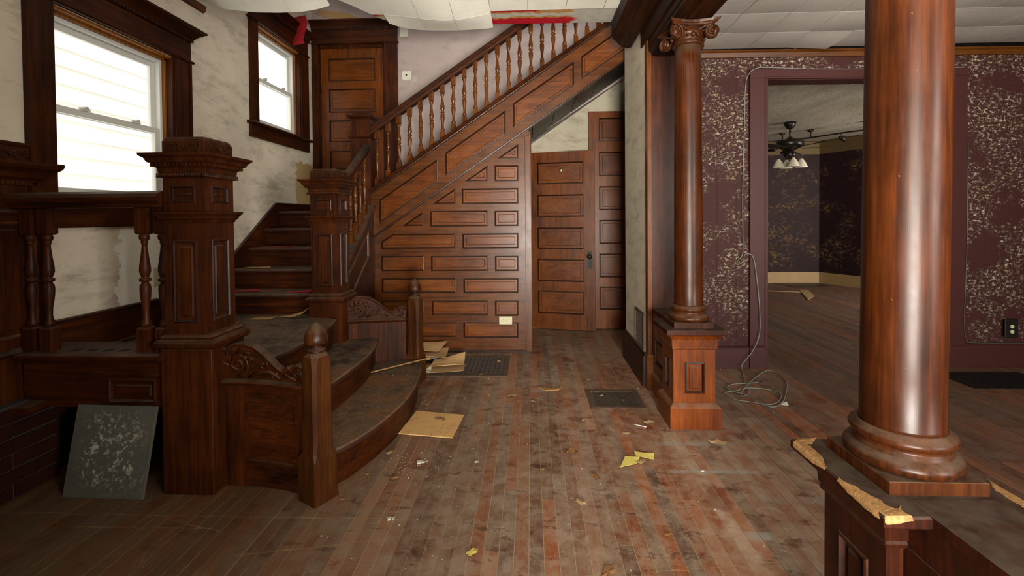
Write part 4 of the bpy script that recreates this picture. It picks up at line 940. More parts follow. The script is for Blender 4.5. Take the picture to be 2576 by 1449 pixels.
m = MB(); m.extrude([(-0.036, -0.010), (0.036, -0.010), (0.040, 0.004), (-0.040, 0.004)], (-1.552, PY + 0.045, zr0(-1.552)), (1.3, PY + 0.045, zr0(1.3)), (0, -1, 0), n2); m.build('under_rail', 'matte_wood', mbal)

def receptacle(o, F, w, h, horizontal, mat='ivory_plastic'):
    m = MB(); m.loft([[F(a, b, c) for a, b in R4(-w / 2 + i, w / 2 - i, -h / 2 + i, h / 2 - i)] for i, c in ((0, 0), (0, 0.003), (0.003, 0.005))]); m.build('cover_plate', mat, o)
    for s in (-1, 1):
        cx, cz = (s * 0.020, 0) if horizontal else (0, s * 0.020)
        m = MB(); m.lathe(0, 0, [(0.0145, 0.003), (0.0145, 0.0065)], 16, F=lambda x, y, z: F(cx + x, cz + y, z)); m.build('socket', mat, o)
        for q in (-1, 1):
            m = MB(); a, b = (cx + 0.0, q * 0.006) if horizontal else (q * 0.006, cz + 0.002)
            hw, hh = (0.0045, 0.0013) if horizontal else (0.0013, 0.0045)
            m.box(a - hw, a + hw, b - hh, b + hh, 0.006, 0.0072, F); m.build('slot', 'slot_dark', o)
    m = MB(); m.lathe(0, 0, [(0.003, 0.004), (0.003, 0.0065)], 8, F=lambda x, y, z: F(x, y, z)); m.build('screw', 'brass', o)
o = thing('wall_outlet', 'horizontal ivory wall outlet on the oak stair panelling', 'outlet', (-0.247, PY, 0.312))
receptacle(o, frame((-0.247, PY - 0.012, 0.312), (1, 0, 0), (0, 0, 1), (0, -1, 0)), 0.125, 0.076, True)
o = thing('wall_outlet', 'ivory wall outlet on the left plaster behind the fat balusters', 'outlet', (WX, 2.96, 0.925))
receptacle(o, frame((WX + 0.001, 2.965, 0.925), (0, 1, 0), (0, 0, 1), (1, 0, 0)), 0.075, 0.125, False)

# ------------------------------------------------------------------ lower doors
hx = V((-0.065, 5.335, 0)); du = V((0.974, -0.226, 0)); dn = V((-0.226, -0.974, 0))
F = lambda a, b, c: hx + du * a + V((0, 0, b)) + dn * c
h1 = [(0.150, 0.682, 1.68, 1.925), (0.150, 0.682, 1.305, 1.555), (0.150, 0.682, 0.935, 1.18), (0.150, 0.682, 0.562, 0.815), (0.150, 0.682, 0.190, 0.45)]
d1 = panelled_door('door_1', F, 0.806, 2.045, h1, 'door_wood', 'panel_wood', 'loose five-panel oak door under the stairs with black lock plate')
m = MB(); m.box(0.722, 0.775, 0.715, 0.915, 0, 0.004, F); m.box(0.727, 0.770, 0.722, 0.908, 0.004, 0.006, F); m.build('lock_plate', 'black_iron', d1)
m = MB(); m.lathe(0, 0, [(0.012, 0.004), (0.010, 0.03), (0.024, 0.036), (0.028, 0.048), (0.022, 0.058), (0.004, 0.06)], 18, F=lambda x, y, z: F(0.748 + x, 0.855 + y, z)); m.build('door_knob', 'black_iron', d1)
m = MB(); m.box(0.746, 0.750, 0.79, 0.808, 0.006, 0.0072, F); m.build('keyhole', 'slot_dark', d1)
m = MB(); m.lathe(0, 0, [(0.016, 0.0), (0.018, 0.003), (0.012, 0.006), (0.004, 0.008)], 16, F=lambda x, y, z: F(0.425 + x, 1.835 + y * 1.3, z - 0.004)); m.build('hook_plate', 'brass', d1)
m = MB(); m.tube([F(0.425, 1.84, 0.002), F(0.425, 1.84, 0.03), F(0.425, 1.825, 0.04), F(0.425, 1.81, 0.035), F(0.425, 1.803, 0.025)], 0.004, 8); m.build('hook', 'brass', d1)
F = frame((0.672, 5.27, 0), (1, 0, 0), (0, 0, 1), (0, -1, 0))
h2 = [(0.115, 0.62, a, b) for a, b in ((2.16, 2.425), (1.765, 2.035), (1.375, 1.645), (0.99, 1.26), (0.605, 0.875), (0.235, 0.495))]
panelled_door('door_2', F, 0.72, 2.50, h2, 'door_wood', 'panel_wood_z', 'tall six-panel oak door behind the loose door')

# ------------------------------------------------------------------ stub wall, pilaster, beam
m = MB(); m.box(0.872, 1.16, 3.49, 4.245, 0, 2.95); sm(m.build('wall_stub', 'stub_plaster'), 'narrow plaster end wall left of the rear column')
m = MB(); m.box(0.845, 0.872, 3.49, 4.245, 0, 0.235); m.extrude([(0, 0), (-0.02, 0), (-0.012, 0.02), (0, 0.026)], (0.872, 3.49, 0.235), (0.872, 4.245, 0.235), (1, 0, 0), (0, 0, 1)); m.box(0.845, 1.14, 4.245, 4.262, 0, 0.235); sm(m.build('baseboard_stub', 'moulding_wood'))
pl = thing('pilaster', 'flat reddish oak pilaster behind the rear column', 'pilaster', (1.0, 3.47, 0))
m = MB(); m.box(0.905, 1.14, 3.455, 3.489, 0.0, 2.489); m.build('shaft', 'column_wood', pl, 0.002)
m = MB(); m.box(0.868, 0.905, 3.440, 3.50, 0.23, 2.73); m.build('edge_strip', 'rail_wood_z', pl, 0.004)
m = MB(); m.rect(0.866, 0.908, 3.436, 3.50, [(0.004, 0.0), (0.004, 0.235), (0.008, 0.245), (0.0, 0.262)]); m.build('plinth_block', 'rail_wood_z', pl)
gv = thing('wall_grille', 'dark pierced metal vent grille low on the narrow plaster wall', 'grille', (0.868, 3.68, 0.4))
F = frame((0.8715, 3.83, 0.25), (0, -1, 0), (0, 0, 1), (-1, 0, 0))
m = MB(); m.box(0, 0.29, 0, 0.30, 0, 0.003, F); m.build('backplate', 'slot_dark', gv)
m = MB(); m.plate(R4(0, 0.29, 0, 0.30), [R4(0.022, 0.268, 0.022, 0.278)], lambda a, b, c: F(a, b, c + 0.010), 0.007); m.build('frame', 'grate_iron', gv)
m = MB()
for k in range(9):
    for j in range(9): m.box(0.026 + k * 0.027, 0.042 + k * 0.027, 0.028 + j * 0.028, 0.036 + j * 0.028, 0.003, 0.007, F)
for k in range(10): m.box(0.022 + k * 0.027, 0.026 + k * 0.027, 0.022, 0.278, 0.003, 0.006, F)
stuff(m.build('lattice', 'grate_iron', gv))

bm_ = thing('ceiling_beam', 'dark moulded ceiling beam running over the two columns', 'beam', (0.95, 2.0, 2.6))
prof = [(1.092, 2.49), (0.905, 2.49), (0.900, 2.505), (0.884, 2.515), (0.884, 2.538), (0.876, 2.545), (0.878, 2.598), (0.862, 2.600), (0.862, 2.73), (0.80, 2.735), (0.792, 2.745), (0.765, 2.76), (0.715, 2.81), (0.700, 2.83), (0.700, 2.96), (1.092, 2.96)]
m = MB(); m.loft([[V((x, y, z)) for x, z in prof] for y in (-0.8, 3.60)]); m.build('body', 'beam_wood', bm_)
m = MB(); pr = prof[8:15] + [(0.87, 2.96)]; m.loft([[V((x, y, z)) for x, z in pr] for y in (3.60, 3.95)]); m.build('crown', 'beam_wood', bm_)
m = MB(); m.box(1.092, 1.11, -0.8, 3.55, 2.50, 2.53); m.box(1.092, 1.125, -0.8, 3.9, 2.64, 2.69); m.build('edge_moulding', 'beam_wood', bm_, 0.004)
m = MB(); m.box(0.95, 1.05, -0.8, 2.80, 2.482, 2.49); m.box(0.95, 1.05, 3.08, 3.44, 2.482, 2.49); m.build('soffit_panel', 'beam_wood', bm_)

# ------------------------------------------------------------------ columns and pedestals
def pedestal(label, y0, sgn, mat, lowlen):
    """y0 = plinth face nearest the hall end; sgn +1: body extends to +Y, knee wall too"""
    yy = lambda v: y0 + sgn * v
    g = thing('pedestal', label, 'pedestal', (0.99, yy(0.12), 0))
    def rc(m, x0, x1, a, b, prof): ya, yb = sorted((yy(a), yy(b))); m.rect(x0, x1, ya, yb, prof); return m
    rc(MB(), 0.866, 1.118, 0.0, 0.235, [(0.027, 0), (0.027, 0.13), (0.020, 0.14), (0.004, 0.156), (0.0, 0.156)]).build('base', mat, g, 0.002)
    m = MB(); P = []
    ya, yb = sorted((yy(0.0), yy(0.235))); x0, x1 = 0.866, 1.118
    Fs = [(frame((x0, ya, 0), (1, 0, 0), (0, 0, 1), (0, -1, 0)), x1 - x0), (frame((x1, ya, 0), (0, 1, 0), (0, 0, 1), (1, 0, 0)), yb - ya), (frame((x1, yb, 0), (-1, 0, 0), (0, 0, 1), (0, 1, 0)), x1 - x0), (frame((x0, yb, 0), (0, -1, 0), (0, 0, 1), (-1, 0, 0)), yb - ya)]
    for fi, (Fr, L) in enumerate(Fs):
        e = 0.014 * (fi % 2); hole = R4(L * 0.28, L * 0.74, 0.215, 0.405); m.plate(R4(e, L - e, 0.155, 0.49), [hole], Fr, 0.014); P.append((Fr, hole))
    m.box(x0 + 0.0135, x1 - 0.0135, ya + 0.0135, yb - 0.0135, 0.155, 0.49); m.build('die', mat, g)
    for Fr, hole in P: panels(g, Fr, [hole], mat, 'moulding_wood', 0.009, 0.012, 0.026)
    rc(MB(), 0.866, 1.118, 0, 0.235, [(0, 0.482), (0.008, 0.486), (0.010, 0.496), (0.006, 0.502), (0.012, 0.506), (0.014, 0.545), (0.024, 0.565), (0.036, 0.578), (0.036, 0.584), (0, 0.585)]).build('cap_moulding', mat, g)
    cp = MB(); (rc(cp, 0.866, 1.118, 0, 0.235, [(0.050, 0.582), (0.053, 0.585), (0.053, 0.609), (0.050, 0.612)]) if sgn > 0 else cp.rect(0.796, 1.175, 1.060, 1.432, [(-0.004, 0.582), (0, 0.586), (0, 0.607), (-0.004, 0.612)])); cp.build('cap_slab', 'pedestal_dark', g)
    rc(MB(), 0.872, 1.108, 0.0, 0.237, [(0, 0.611), (0, 0.643), (-0.002, 0.645)]).build('plinth', 'capital_wood', g)
    # knee wall behind
    k = thing('knee_wall', label.replace('pedestal', 'low capped wall joined to the pedestal'), 'low wall', (0.99, yy(0.4), 0))
    xa, xb = 0.915, 1.105
    ya, yb = sorted((yy(0.2355), yy(lowlen)))
    m = MB(); m.box(xa, xb, ya, yb, 0.12, 0.585); m.build('core', mat, k)
    Fk = frame((xa - 0.008, yb, 0), (0, -1, 0), (0, 0, 1), (-1, 0, 0)); L = yb - ya
    n = max(1, int(L / 0.45)); hs_ = [R4(L * (i + 0.16) / n, L * (i + 0.84) / n, 0.215, 0.405) for i in range(n)]
    m = MB(); m.plate(R4(0, L, 0.14, 0.49), hs_, Fk, 0.010); m.build('side_frame', mat, k)
    panels(k, Fk, hs_, mat, 'moulding_wood', 0.008, 0.012, 0.026)
    m = MB(); m.rect(xa, xb, ya, yb, [(0.024, 0), (0.024, 0.13), (0.0, 0.15)]); m.build('base', mat, k)
    m = MB(); m.rect(xa, xb, ya, yb, [(0.004, 0.49), (0.007, 0.545), (0.010, 0.578), (0.010, 0.5835)]); m.build('cap_moulding', mat, k)
    ya2, yb2 = sorted((yy(0.25), yy(lowlen)))
    m = MB(); m.box(xa - 0.012, xb + 0.012, ya2, yb2, 0.584, 0.6126); m.build('cap_slab', 'pedestal_dark', k)
    return g
pedestal('oak pedestal of the rear column, bright orange panel face', 2.82, 1, 'pedestal_wood', 0.63)
pn = pedestal('dark pedestal of the near column with splintered cap edges, lower right', 1.38, -1, 'pedestal_dark', 1.6)
def column(label, cx, cy, r0, r1, lean, z1=2.38):
    g = thing('column', label, 'column', (cx, cy, 0.645))
    ln = lambda m: m
    def lz(m, prof, seg=48):
        m.lathe(cx, cy, prof, seg); m.v = [(x + lean * (z - 0.645), y, z) for x, y, z in m.v]; return m
    k = r0 / 0.089
    lz(MB(), [(0.10 * k, 0.644), (0.118 * k, 0.648), (0.125 * k, 0.660), (0.125 * k, 0.668), (0.118 * k, 0.680), (0.108 * k, 0.684), (0.104 * k, 0.687), (0.104 * k, 0.691), (0.099 * k, 0.695), (0.098 * k, 0.703), (0.104 * k, 0.709), (0.110 * k, 0.713), (0.113 * k, 0.721), (0.110 * k, 0.730), (0.101 * k, 0.735), (0.100 * k, 0.738), (0.095 * k, 0.740), (0.089 * k, 0.744)]).build('base_torus', 'capital_wood', g)
    H = z1 - 0.742; pr = [(r0 + 0.004, 0.742), (r0, 0.75)]
    for i in range(1, 13):
        t = i / 12; pr.append((r0 + (r1 - r0) * t ** 1.6, 0.742 + H * t))
    lz(MB(), pr, 64).build('shaft', 'column_wood', g)
    # capital
    m = MB(); lz(m, [(r1, z1 - 0.006), (r1 + 0.012, z1), (r1 + 0.014, z1 + 0.006), (r1 + 0.010, z1 + 0.012), (r1 + 0.003, z1 + 0.016), (r1 + 0.003, z1 + 0.032), (r1 + 0.014, z1 + 0.044), (r1 + 0.022, z1 + 0.056), (r1 + 0.024, z1 + 0.066), (r1 + 0.014, z1 + 0.084), (r1 + 0.010, z1 + 0.098)], 40)
    m.build('echinus', 'capital_wood', g)
    dx = lean * (z1 - 0.645); m = MB(); hw = r1 + 0.068
    def ab(o_, z):
        pts = []
        for q in range(4):
            a = q * PI / 2
            for i in range(8):
                t = -1 + 2 * i / 8; x = t * (hw + o_); y = -(hw + o_) + 0.040 * (1 - t * t)
                pts.append((cx + dx + x * math.cos(a) - y * math.sin(a), cy + x * math.sin(a) + y * math.cos(a), z))
        return pts
    m.loft([ab(-0.022, z1 + 0.096), ab(-0.010, z1 + 0.102), ab(-0.012, z1 + 0.108), ab(-0.002, z1 + 0.114), ab(0.004, z1 + 0.126), ab(0.004, z1 + 0.1275)]); m.build('abacus', 'capital_wood', g, 0.001)
    for q in range(4):
        a = q * PI / 2
        for s in (-1, 1):
            m = MB(); vx, vz, R = s * (hw - 0.042), z1 + 0.052, 0.044
            def F(x, z, c):
                X, Y = x, -(hw - 0.030) - c + 0.30 * (hw - abs(x)) - 0.02
                return V((cx + dx + X * math.cos(a) - Y * math.sin(a), cy + X * math.sin(a) + Y * math.cos(a), z))
            L = [F(x, z, 0.002) for x, z in spiral(vx, vz, R * 0.9, 2.2, PI / 2, s, 44, 0.14)]
            m.tube(L, 0.0068, 8, [1 - 0.5 * i / 44 for i in range(45)])
            m.lathe(0, 0, [(R * 0.9, -0.026), (R * 0.9, -0.004)], 24, F=lambda x, y, z: F(vx + x, vz + y, z))
            m.lathe(0, 0, [(0.010, -0.006), (0.009, 0.004), (0.002, 0.008)], 12, F=lambda x, y, z: F(vx + x, vz + y, z))
            m.tube([F(vx, vz + R * 0.9, 0.002), F(vx * 0.7, vz + R * 0.80, 0), F(vx * 0.35, vz + R * 0.45, -0.004), F(0.0, vz + R * 0.35, -0.01)], 0.0068, 8)
            m.build('volute', 'capital_wood', g)
        m = MB()
        for e in (-0.030, 0, 0.030):
            X, Y = e, -(r1 + 0.020 - abs(e) * 0.25); c = V((cx + dx + X * math.cos(a) - Y * math.sin(a), cy + X * math.sin(a) + Y * math.cos(a), z1 + 0.045))
            m.lathe(0, 0, [(0.002, -0.018), (0.010, -0.010), (0.0135, 0.0), (0.010, 0.01), (0.002, 0.016)], 12, F=lambda x, y, z: c + V((x, y, z)) * (1 if e == 0 else 0.7))
        m.build('egg_ornament', 'capital_wood', g)
    return g
column('slender polished red-brown Ionic column, further back, with scrolled capital in view', 0.997, 2.938, 0.087, 0.0785, 0.0, 2.362)
column('large polished red-brown column nearest the camera, cut by the top edge', 0.990, 1.2615, 0.0915, 0.090, 0.011, 2.362)

# splintered bare wood on the near pedestal cap
def splinter(label, path, wid, dep, seed, zt=0.612):
    """bare torn wood wrapping a cap edge; path = (x, y, inward x, inward y) along the edge"""
    rnd = random.Random(seed); n = 34; rows = []
    for i in range(n + 1):
        t = i / n * (len(path) - 1); k = min(int(t), len(path) - 2); f = t - k
        p = V(path[k][:2] + (0,)).lerp(V(path[k + 1][:2] + (0,)), f); q = V(path[k][2:] + (0,)).lerp(V(path[k + 1][2:] + (0,)), f).normalized()
        env = min(1.0, 6 * min(i, n - i) / n + 0.05)
        jn = 0.5 + 0.5 * noise.noise(V((i * 0.35, seed, 0))); w = wid(i / n) * env * (0.70 + 0.18 * jn + 0.14 * rnd.random()); d = dep * env * (0.4 + 0.45 * jn + 0.08 * rnd.random())
        rr = rnd.uniform(-0.0003, 0.0003)
        rows.append([p + q * w + V((0, 0, zt + 0.0006)), p + q * w * 0.9 + V((0, 0, zt + 0.0018 + rr)), p + q * w * 0.4 + V((0, 0, zt + 0.0024 - rr)), p + q * 0.004 + V((0, 0, zt + 0.0016)), p - q * 0.0022 + V((0, 0, zt - 0.005 + rr)), p - q * 0.0026 + V((0, 0, zt - 0.006 - d * 0.6)), p - q * 0.0004 + V((0, 0, zt - 0.006 - d))])
    m = MB(); m.loft(rows, False, False, False); return m.build('bare_wood_patch', 'bare_wood', pn, label=label)
splinter('splintered bare wood wrapping the rear left cap corner', [(0.87, 1.432, 0, -1), (0.815, 1.432, 0.2, -1), (0.796, 1.415, 1, -0.3), (0.796, 1.36, 1, 0), (0.796, 1.265, 1, 0)], lambda t: 0.045 - 0.015 * t, 0.02, 1)
splinter('long splintered bare patch along the left cap edge to the front corner', [(0.796, 1.215, 1, 0), (0.796, 1.15, 1, 0), (0.796, 1.09, 1, 0.1), (0.80, 1.06, 1, 0.5), (0.86, 1.06, 0.2, 1)], lambda t: 0.012 + 0.062 * min(1, t * 1.3), 0.016, 2)
splinter('splintered bare wood at the right cap corner', [(1.175, 1.215, -1, 0), (1.175, 1.13, -1, 0), (1.170, 1.065, -1, 0.6), (1.13, 1.06, -0.3, 1)], lambda t: 0.035, 0.018, 3)

# ------------------------------------------------------------------ plum wall (right) with doorway
RW = math.atan(0.029)
pr_ = struct('wall_right', 'plum sponge-painted wall with wide cased doorway', (1.10, 3.939, 0), RW, True)
def loc(m, name, mat, parent=None, bevel=0.0, label=None):
    """parts written in the wall's own coordinates: x along the wall, y into it"""
    return m.build(name, mat, parent or pr_, bevel, label)
DX0, DX1, DZ = 0.885, 2.425, 2.45
Fw = frame((0, 0, 0), (1, 0, 0), (0, 0, 1), (0, -1, 0))
m = MB(); m.plate([(0.02, 0), (DX0, 0), (DX0, DZ), (DX1, DZ), (DX1, 0), (4.6, 0), (4.6, 2.72), (0.02, 2.72)], [], Fw, 0.14); loc(m, 'plaster_face', 'plum_sponged')
for a, b in ((DX0 - 0.135, DX0), (DX1, DX1 + 0.135)):
    m = MB(); m.box(a, b, -0.026, 0, 0.19, DZ); loc(m, 'casing', 'plum_paint', bevel=0.003)
    m = MB(); m.rect(a, b, -0.026, 0, [(0.006, 0), (0.006, 0.165), (0.002, 0.175), (0.006, 0.182), (0.0, 0.19)]); loc(m, 'plinth_block', 'plum_paint')
    q = b if a < DX0 else a
    m = MB(); m.box(q - 0.012, q + 0.012, -0.034, 0, 0.0, DZ); loc(m, 'casing_bead', 'plum_paint', bevel=0.003)
m = MB(); m.box(DX0 - 0.135, DX1 + 0.135, -0.026, 0, DZ, DZ + 0.075); loc(m, 'casing', 'plum_paint', bevel=0.003)
m = MB(); m.box(DX0 - 0.012, DX1 + 0.012, -0.034, 0, DZ - 0.008, DZ + 0.008); loc(m, 'casing_bead', 'plum_paint', bevel=0.003)
m = MB(); m.box(DX0 - 0.002, DX0 + 0.012, -0.01, 0.15, 0, DZ); m.box(DX1 - 0.012, DX1 + 0.002, -0.01, 0.15, 0, DZ); m.box(DX0, DX1, -0.01, 0.15, DZ - 0.012, DZ + 0.002); loc(m, 'jamb', 'plum_paint')
m = MB(); m.box(0.02, DX0 - 0.135, -0.022, 0, 0, 0.185); m.box(0.02, DX0 - 0.135, -0.028, 0, 0.172, 0.180); loc(m, 'baseboard', 'plum_paint', bevel=0.003)
m = MB(); m.box(DX1 + 0.135, 4.6, -0.022, 0, 0, 0.20); m.box(DX1 + 0.135, 4.6, -0.028, 0, 0.187, 0.195); loc(m, 'baseboard', 'plum_paint', bevel=0.003)
m = MB(); m.extrude([(0, 0), (-0.02, 0), (-0.03, 0.035), (-0.045, 0.045), (-0.045, 0.055), (0, 0.055)], (0.02, 0, 2.627), (4.6, 0, 2.627), (0, 1, 0), (0, 0, 1)); loc(m, 'ceiling_moulding', 'trim_wood')
o = thing('wall_outlet', 'dark metal outlet box with white sockets on the far right plum wall', 'outlet', (4.03, 4.0, 0.33))
Fo = frame((4.03, 3.998, 0.325), (1, 0.029, 0), (0, 0, 1), (0.029, -1, 0))
m = MB(); m.loft([[Fo(a, b, c) for a, b in R4(-0.055 + i, 0.055 - i, -0.075 + i, 0.085 - i)] for i, c in ((0, 0), (0, 0.006), (0.004, 0.010))]); m.build('cover_plate', 'black_iron', o)
for s in (-1, 1):
    m = MB(); m.lathe(0, 0, [(0.016, 0.010), (0.016, 0.014)], 16, F=lambda x, y, z: Fo(x, s * 0.022 + y, z)); m.build('socket', 'ivory_plastic', o)

# cable running over the casing and coiled on the floor
cb = thing('cable', 'thin grey cable draped around the doorway casing and coiled on the floor', 'cable', (1.7, 3.6, 0))
def cable(pts, r, name, mat='grey_cable'):
    c = smooth_curve([V(p) for p in pts], 5); m = MB(); m.tube(c, r, 6); return m.build(name, mat, cb)
wy = lambda x: 3.907 + 0.029 * x
cable([(3.62, wy(3.62) - 0.034, 2.515), (3.0, wy(3) - 0.034, 2.513), (2.4, wy(2.4) - 0.034, 2.518), (2.0, wy(2) - 0.034, 2.535), (1.90, wy(1.9) - 0.034, 2.53), (1.845, wy(1.85) - 0.02, 2.49), (1.82, wy(1.82) - 0.010, 2.40), (1.81, wy(1.81) - 0.012, 2.1), (1.795, wy(1.8) - 0.01, 1.5), (1.795, wy(1.8) - 0.014, 1.05), (1.785, wy(1.8) - 0.02, 0.96), (1.755, wy(1.75) - 0.025, 0.925), (1.765, wy(1.76) - 0.03, 0.895), (1.79, wy(1.79) - 0.04, 0.92), (1.80, wy(1.8) - 0.035, 0.965), (1.835, wy(1.83) - 0.04, 0.975), (1.875, wy(1.87) - 0.04, 0.93), (1.905, wy(1.9) - 0.04, 0.72), (1.925, wy(1.92) - 0.04, 0.47), (1.915, wy(1.9) - 0.05, 0.29), (1.85, wy(1.85) - 0.06, 0.15), (1.77, wy(1.77) - 0.06, 0.05),
       (1.75, 3.85, 0.006), (1.66, 3.62, 0.006), (1.60, 3.42, 0.006), (1.54, 3.33, 0.006), (1.50, 3.33, 0.008), (1.61, 3.49, 0.012), (1.80, 3.72, 0.006), (1.96, 3.87, 0.006), (2.01, 3.78, 0.006), (1.97, 3.60, 0.006), (1.84, 3.37, 0.006), (1.72, 3.20, 0.006), (1.62, 3.13, 0.006), (1.545, 3.20, 0.006), (1.43, 3.25, 0.006), (1.405, 3.33, 0.006), (1.41, 3.38, 0.006), (1.50, 3.41, 0.009), (1.62, 3.465, 0.01), (1.74, 3.45, 0.006), (1.80, 3.38, 0.006), (1.76, 3.29, 0.006), (1.66, 3.18, 0.009), (1.575, 3.19, 0.006), (1.535, 3.33, 0.009), (1.47, 3.40, 0.009), (1.465, 3.48, 0.006), (1.54, 3.55, 0.006), (1.66, 3.56, 0.01), (1.76, 3.60, 0.006)], 0.0034, 'cord')
m = MB(); m.tube([(1.76, 3.60, 0.007), (1.785, 3.61, 0.007)], 0.006, 8); m.build('connector', 'slot_dark', cb)
m = MB(); m.add([(1.70, 3.17, 0.004), (1.745, 3.16, 0.004), (1.755, 3.205, 0.012), (1.715, 3.21, 0.004)], [(0, 1, 2, 3)]); m.build('paper_tag', 'white_vinyl', cb)
cb2 = thing('cable', 'thin cable lying along the baseboard top under the dark outlet', 'cable', (4.2, 4.0, 0.2))
m = MB(); m.tube(smooth_curve([V((3.66, wy(3.66) - 0.03, 1.9)), V((3.655, wy(3.66) - 0.03, 1.0)), V((3.64, wy(3.66) - 0.03, 0.40)), V((3.66, wy(3.66) - 0.03, 0.24)), V((3.72, wy(3.7) - 0.035, 0.212)), V((4.2, wy(4.2) - 0.035, 0.206)), V((5.3, wy(5.3) - 0.035, 0.206))], 5), 0.004, 6); m.build('cord', 'dark_cable', cb2)

# ------------------------------------------------------------------ ceilings
def tile(x0, x1, y0, y1, sag, zf, n=4):
    m = MB(); g = 0.0024; nx = ny = n
    top = []; 
    for j in range(ny + 1):
        for i in range(nx + 1):
            u, v = i / nx, j / ny; x = x0 + g + (x1 - x0 - 2 * g) * u; y = y0 + g + (y1 - y0 - 2 * g) * v
            top.append((x, y, zf(x, y) - sag * (4 * v * (1 - v)) ** 0.8))
    k = len(top); fs = []
    for j in range(ny):
        for i in range(nx): a = j * (nx + 1) + i; fs.append((a, a + nx + 1, a + nx + 2, a + 1))
    m.add(top, fs, True)
    e0 = [(x0 + g, y0 + g), (x1 - g, y0 + g), (x1 - g, y1 - g), (x0 + g, y1 - g)]
    idx = [[i for i in range(nx + 1)], [j * (nx + 1) + nx for j in range(ny + 1)], [ny * (nx + 1) + nx - i for i in range(nx + 1)], [(ny - j) * (nx + 1) for j in range(ny + 1)]]
    for e in idx:
        for a, b in zip(e, e[1:]):
            m.add([top[a], top[b], V(top[b]) + V((0, 0, 0.016)), V(top[a]) + V((0, 0, 0.016))], [(0, 1, 2, 3)])
    return m
cp_ = struct('ceiling', 'sagging acoustic tile ceiling of the right-hand room')
m = MB(); m.box(1.10, 5.75, -2.6, 4.1, 2.70, 2.75); m.build('ceiling_deck', 'slot_dark', cp_)
zf = lambda x, y: 2.676 + 0.004 * noise.noise(V((x * 1.3, y * 1.3, 0)))
for i in range(13):
    for j in range(-1, 4):
        x0 = 1.128 + 0.3255 * i; y0 = 2.55 + 0.330 * j; x1 = x0 + 0.3255; y1 = min(y0 + 0.33, 3.965 + 0.029 * (x0 - 2))
        if j == 3 : y1 = min(y0 + 0.33, 3.92 + 0.029 * x0)
        if i == 3 and j == 3: continue
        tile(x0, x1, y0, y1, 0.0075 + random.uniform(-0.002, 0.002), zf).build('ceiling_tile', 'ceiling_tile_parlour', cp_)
# the loose tile by the rear wall hangs from one corner
m = tile(2.1045, 2.43, 3.54, 3.87, 0.01, lambda x, y: 2.676 - 0.02 * max(0, (x - 2.1) / 0.33) * (y - 3.54) / 0.33); m.build('ceiling_tile', 'ceiling_tile_parlour', cp_)
m = MB(); m.box(1.128, 5.7, -2.6, 2.22, 2.672, 2.69); m.build('tile_field', 'ceiling_tile_parlour', cp_)
# hall ceiling
ch = struct('ceiling', 'hall ceiling of pale textured tiles, torn and sagging at the stair opening')
BD = [(-2.5, 3.2), (-1.45, 3.2), (-1.43, 3.42), (-1.37, 3.50), (-1.31, 3.60), (-1.25, 3.73), (-1.18, 3.81), (-1.09, 3.88), (-0.95, 3.925), (0.87, 3.955)]
def bd(x):
    for (a, ya), (b, yb) in zip(BD, BD[1:]):
        if a <= x <= b: return ya + (yb - ya) * (x - a) / max(b - a, 1e-6)
    return 3.955
poly = [(-2.5, -2.6), (0.87, -2.6)] + [(x - 0.01 if x > -2.4 else x, y + 0.012) for x, y in reversed(BD)]
m = MB(); m.plate(poly, [], frame((0, 0, 2.99), (1, 0, 0), (0, 1, 0), (0, 0, 1)), 0.03); m.build('ceiling_deck', 'torn_ceiling', ch)
m = MB(); m.plate([(x, min(y, 3.9)) if y > 3 else (x, y) for x, y in poly], [], frame((0, 0, 4.6), (1, 0, 0), (0, 1, 0), (0, 0, 1)), 1.60); sm(m.build('wall_stairwell', 'pink_plaster'))
def zh(x, y):
    if x > -0.305: return 2.948 + 0.002 * noise.noise(V((x, y, 3)))
    w = math.exp(-((x + 0.66) / 0.33) ** 2) * min(1, (-0.305 - x) / 0.06)
    b = max(0.0, min(1.0, (y - 3.30) / 0.39)) if y < 3.69 else max(0.25, 1 - (y - 3.69) / 0.24 * 0.70)
    return 2.948 - 0.066 * w * b - (0.02 if y > 3.7 else 0) * (y - 3.7) / 0.23
def hall_tile(x0, x1, y0, y1, n=6):
    if bd((x0 + x1) / 2) < y0 + 0.03: return
    m = MB(); g = 0.0016; vs = []
    for b in range(n + 1):
        for a in range(n + 1):
            x = x0 + g + (x1 - x0 - 2 * g) * a / n; lim = bd(x) + 0.006 * noise.noise(V((x * 40, 0, 2)))
            yt = max(y0 + g + 0.002, min(y1 - g, lim)); y = y0 + g + (yt - y0 - g) * b / n; vs.append((x, y, zh(x, y)))
    N = n + 1; fs = [(b * N + a, (b + 1) * N + a, (b + 1) * N + a + 1, b * N + a + 1) for b in range(n) for a in range(n)]
    m.add(vs, fs, True); m.add([(x, y, z + 0.012) for x, y, z in vs], [tuple(reversed(f)) for f in fs], True)
    for q in ([a for a in range(N)], [n * N + a for a in range(N)], [b * N for b in range(N)], [b * N + n for b in range(N)]):
        for a, b in zip(q, q[1:]): m.add([vs[a], vs[b], V(vs[b]) + V((0, 0, 0.012)), V(vs[a]) + V((0, 0, 0.012))], [(0, 1, 2, 3)])
    m.build('ceiling_tile', 'ceiling_tile', ch)
XR = [-0.305, -0.008, 0.291, 0.590, 0.869]; XL = [-1.46, -1.171, -0.881, -0.598, -0.305]
for X in (XL, XR):
    for x0, x1 in zip(X, X[1:]):
        for y0 in (2.475, 2.774, 3.073, 3.372): hall_tile(x0, x1, y0, y0 + 0.299)
        if X is XL: hall_tile(x0, x1, 3.671, 3.94)
m = MB(); m.box(-1.46, 0.87, -2.6, 2.47, 2.952, 2.962); m.box(-2.5, -1.46, -2.6, 2.69, 2.952, 2.962); m.build('tile_field', 'ceiling_tile', ch)
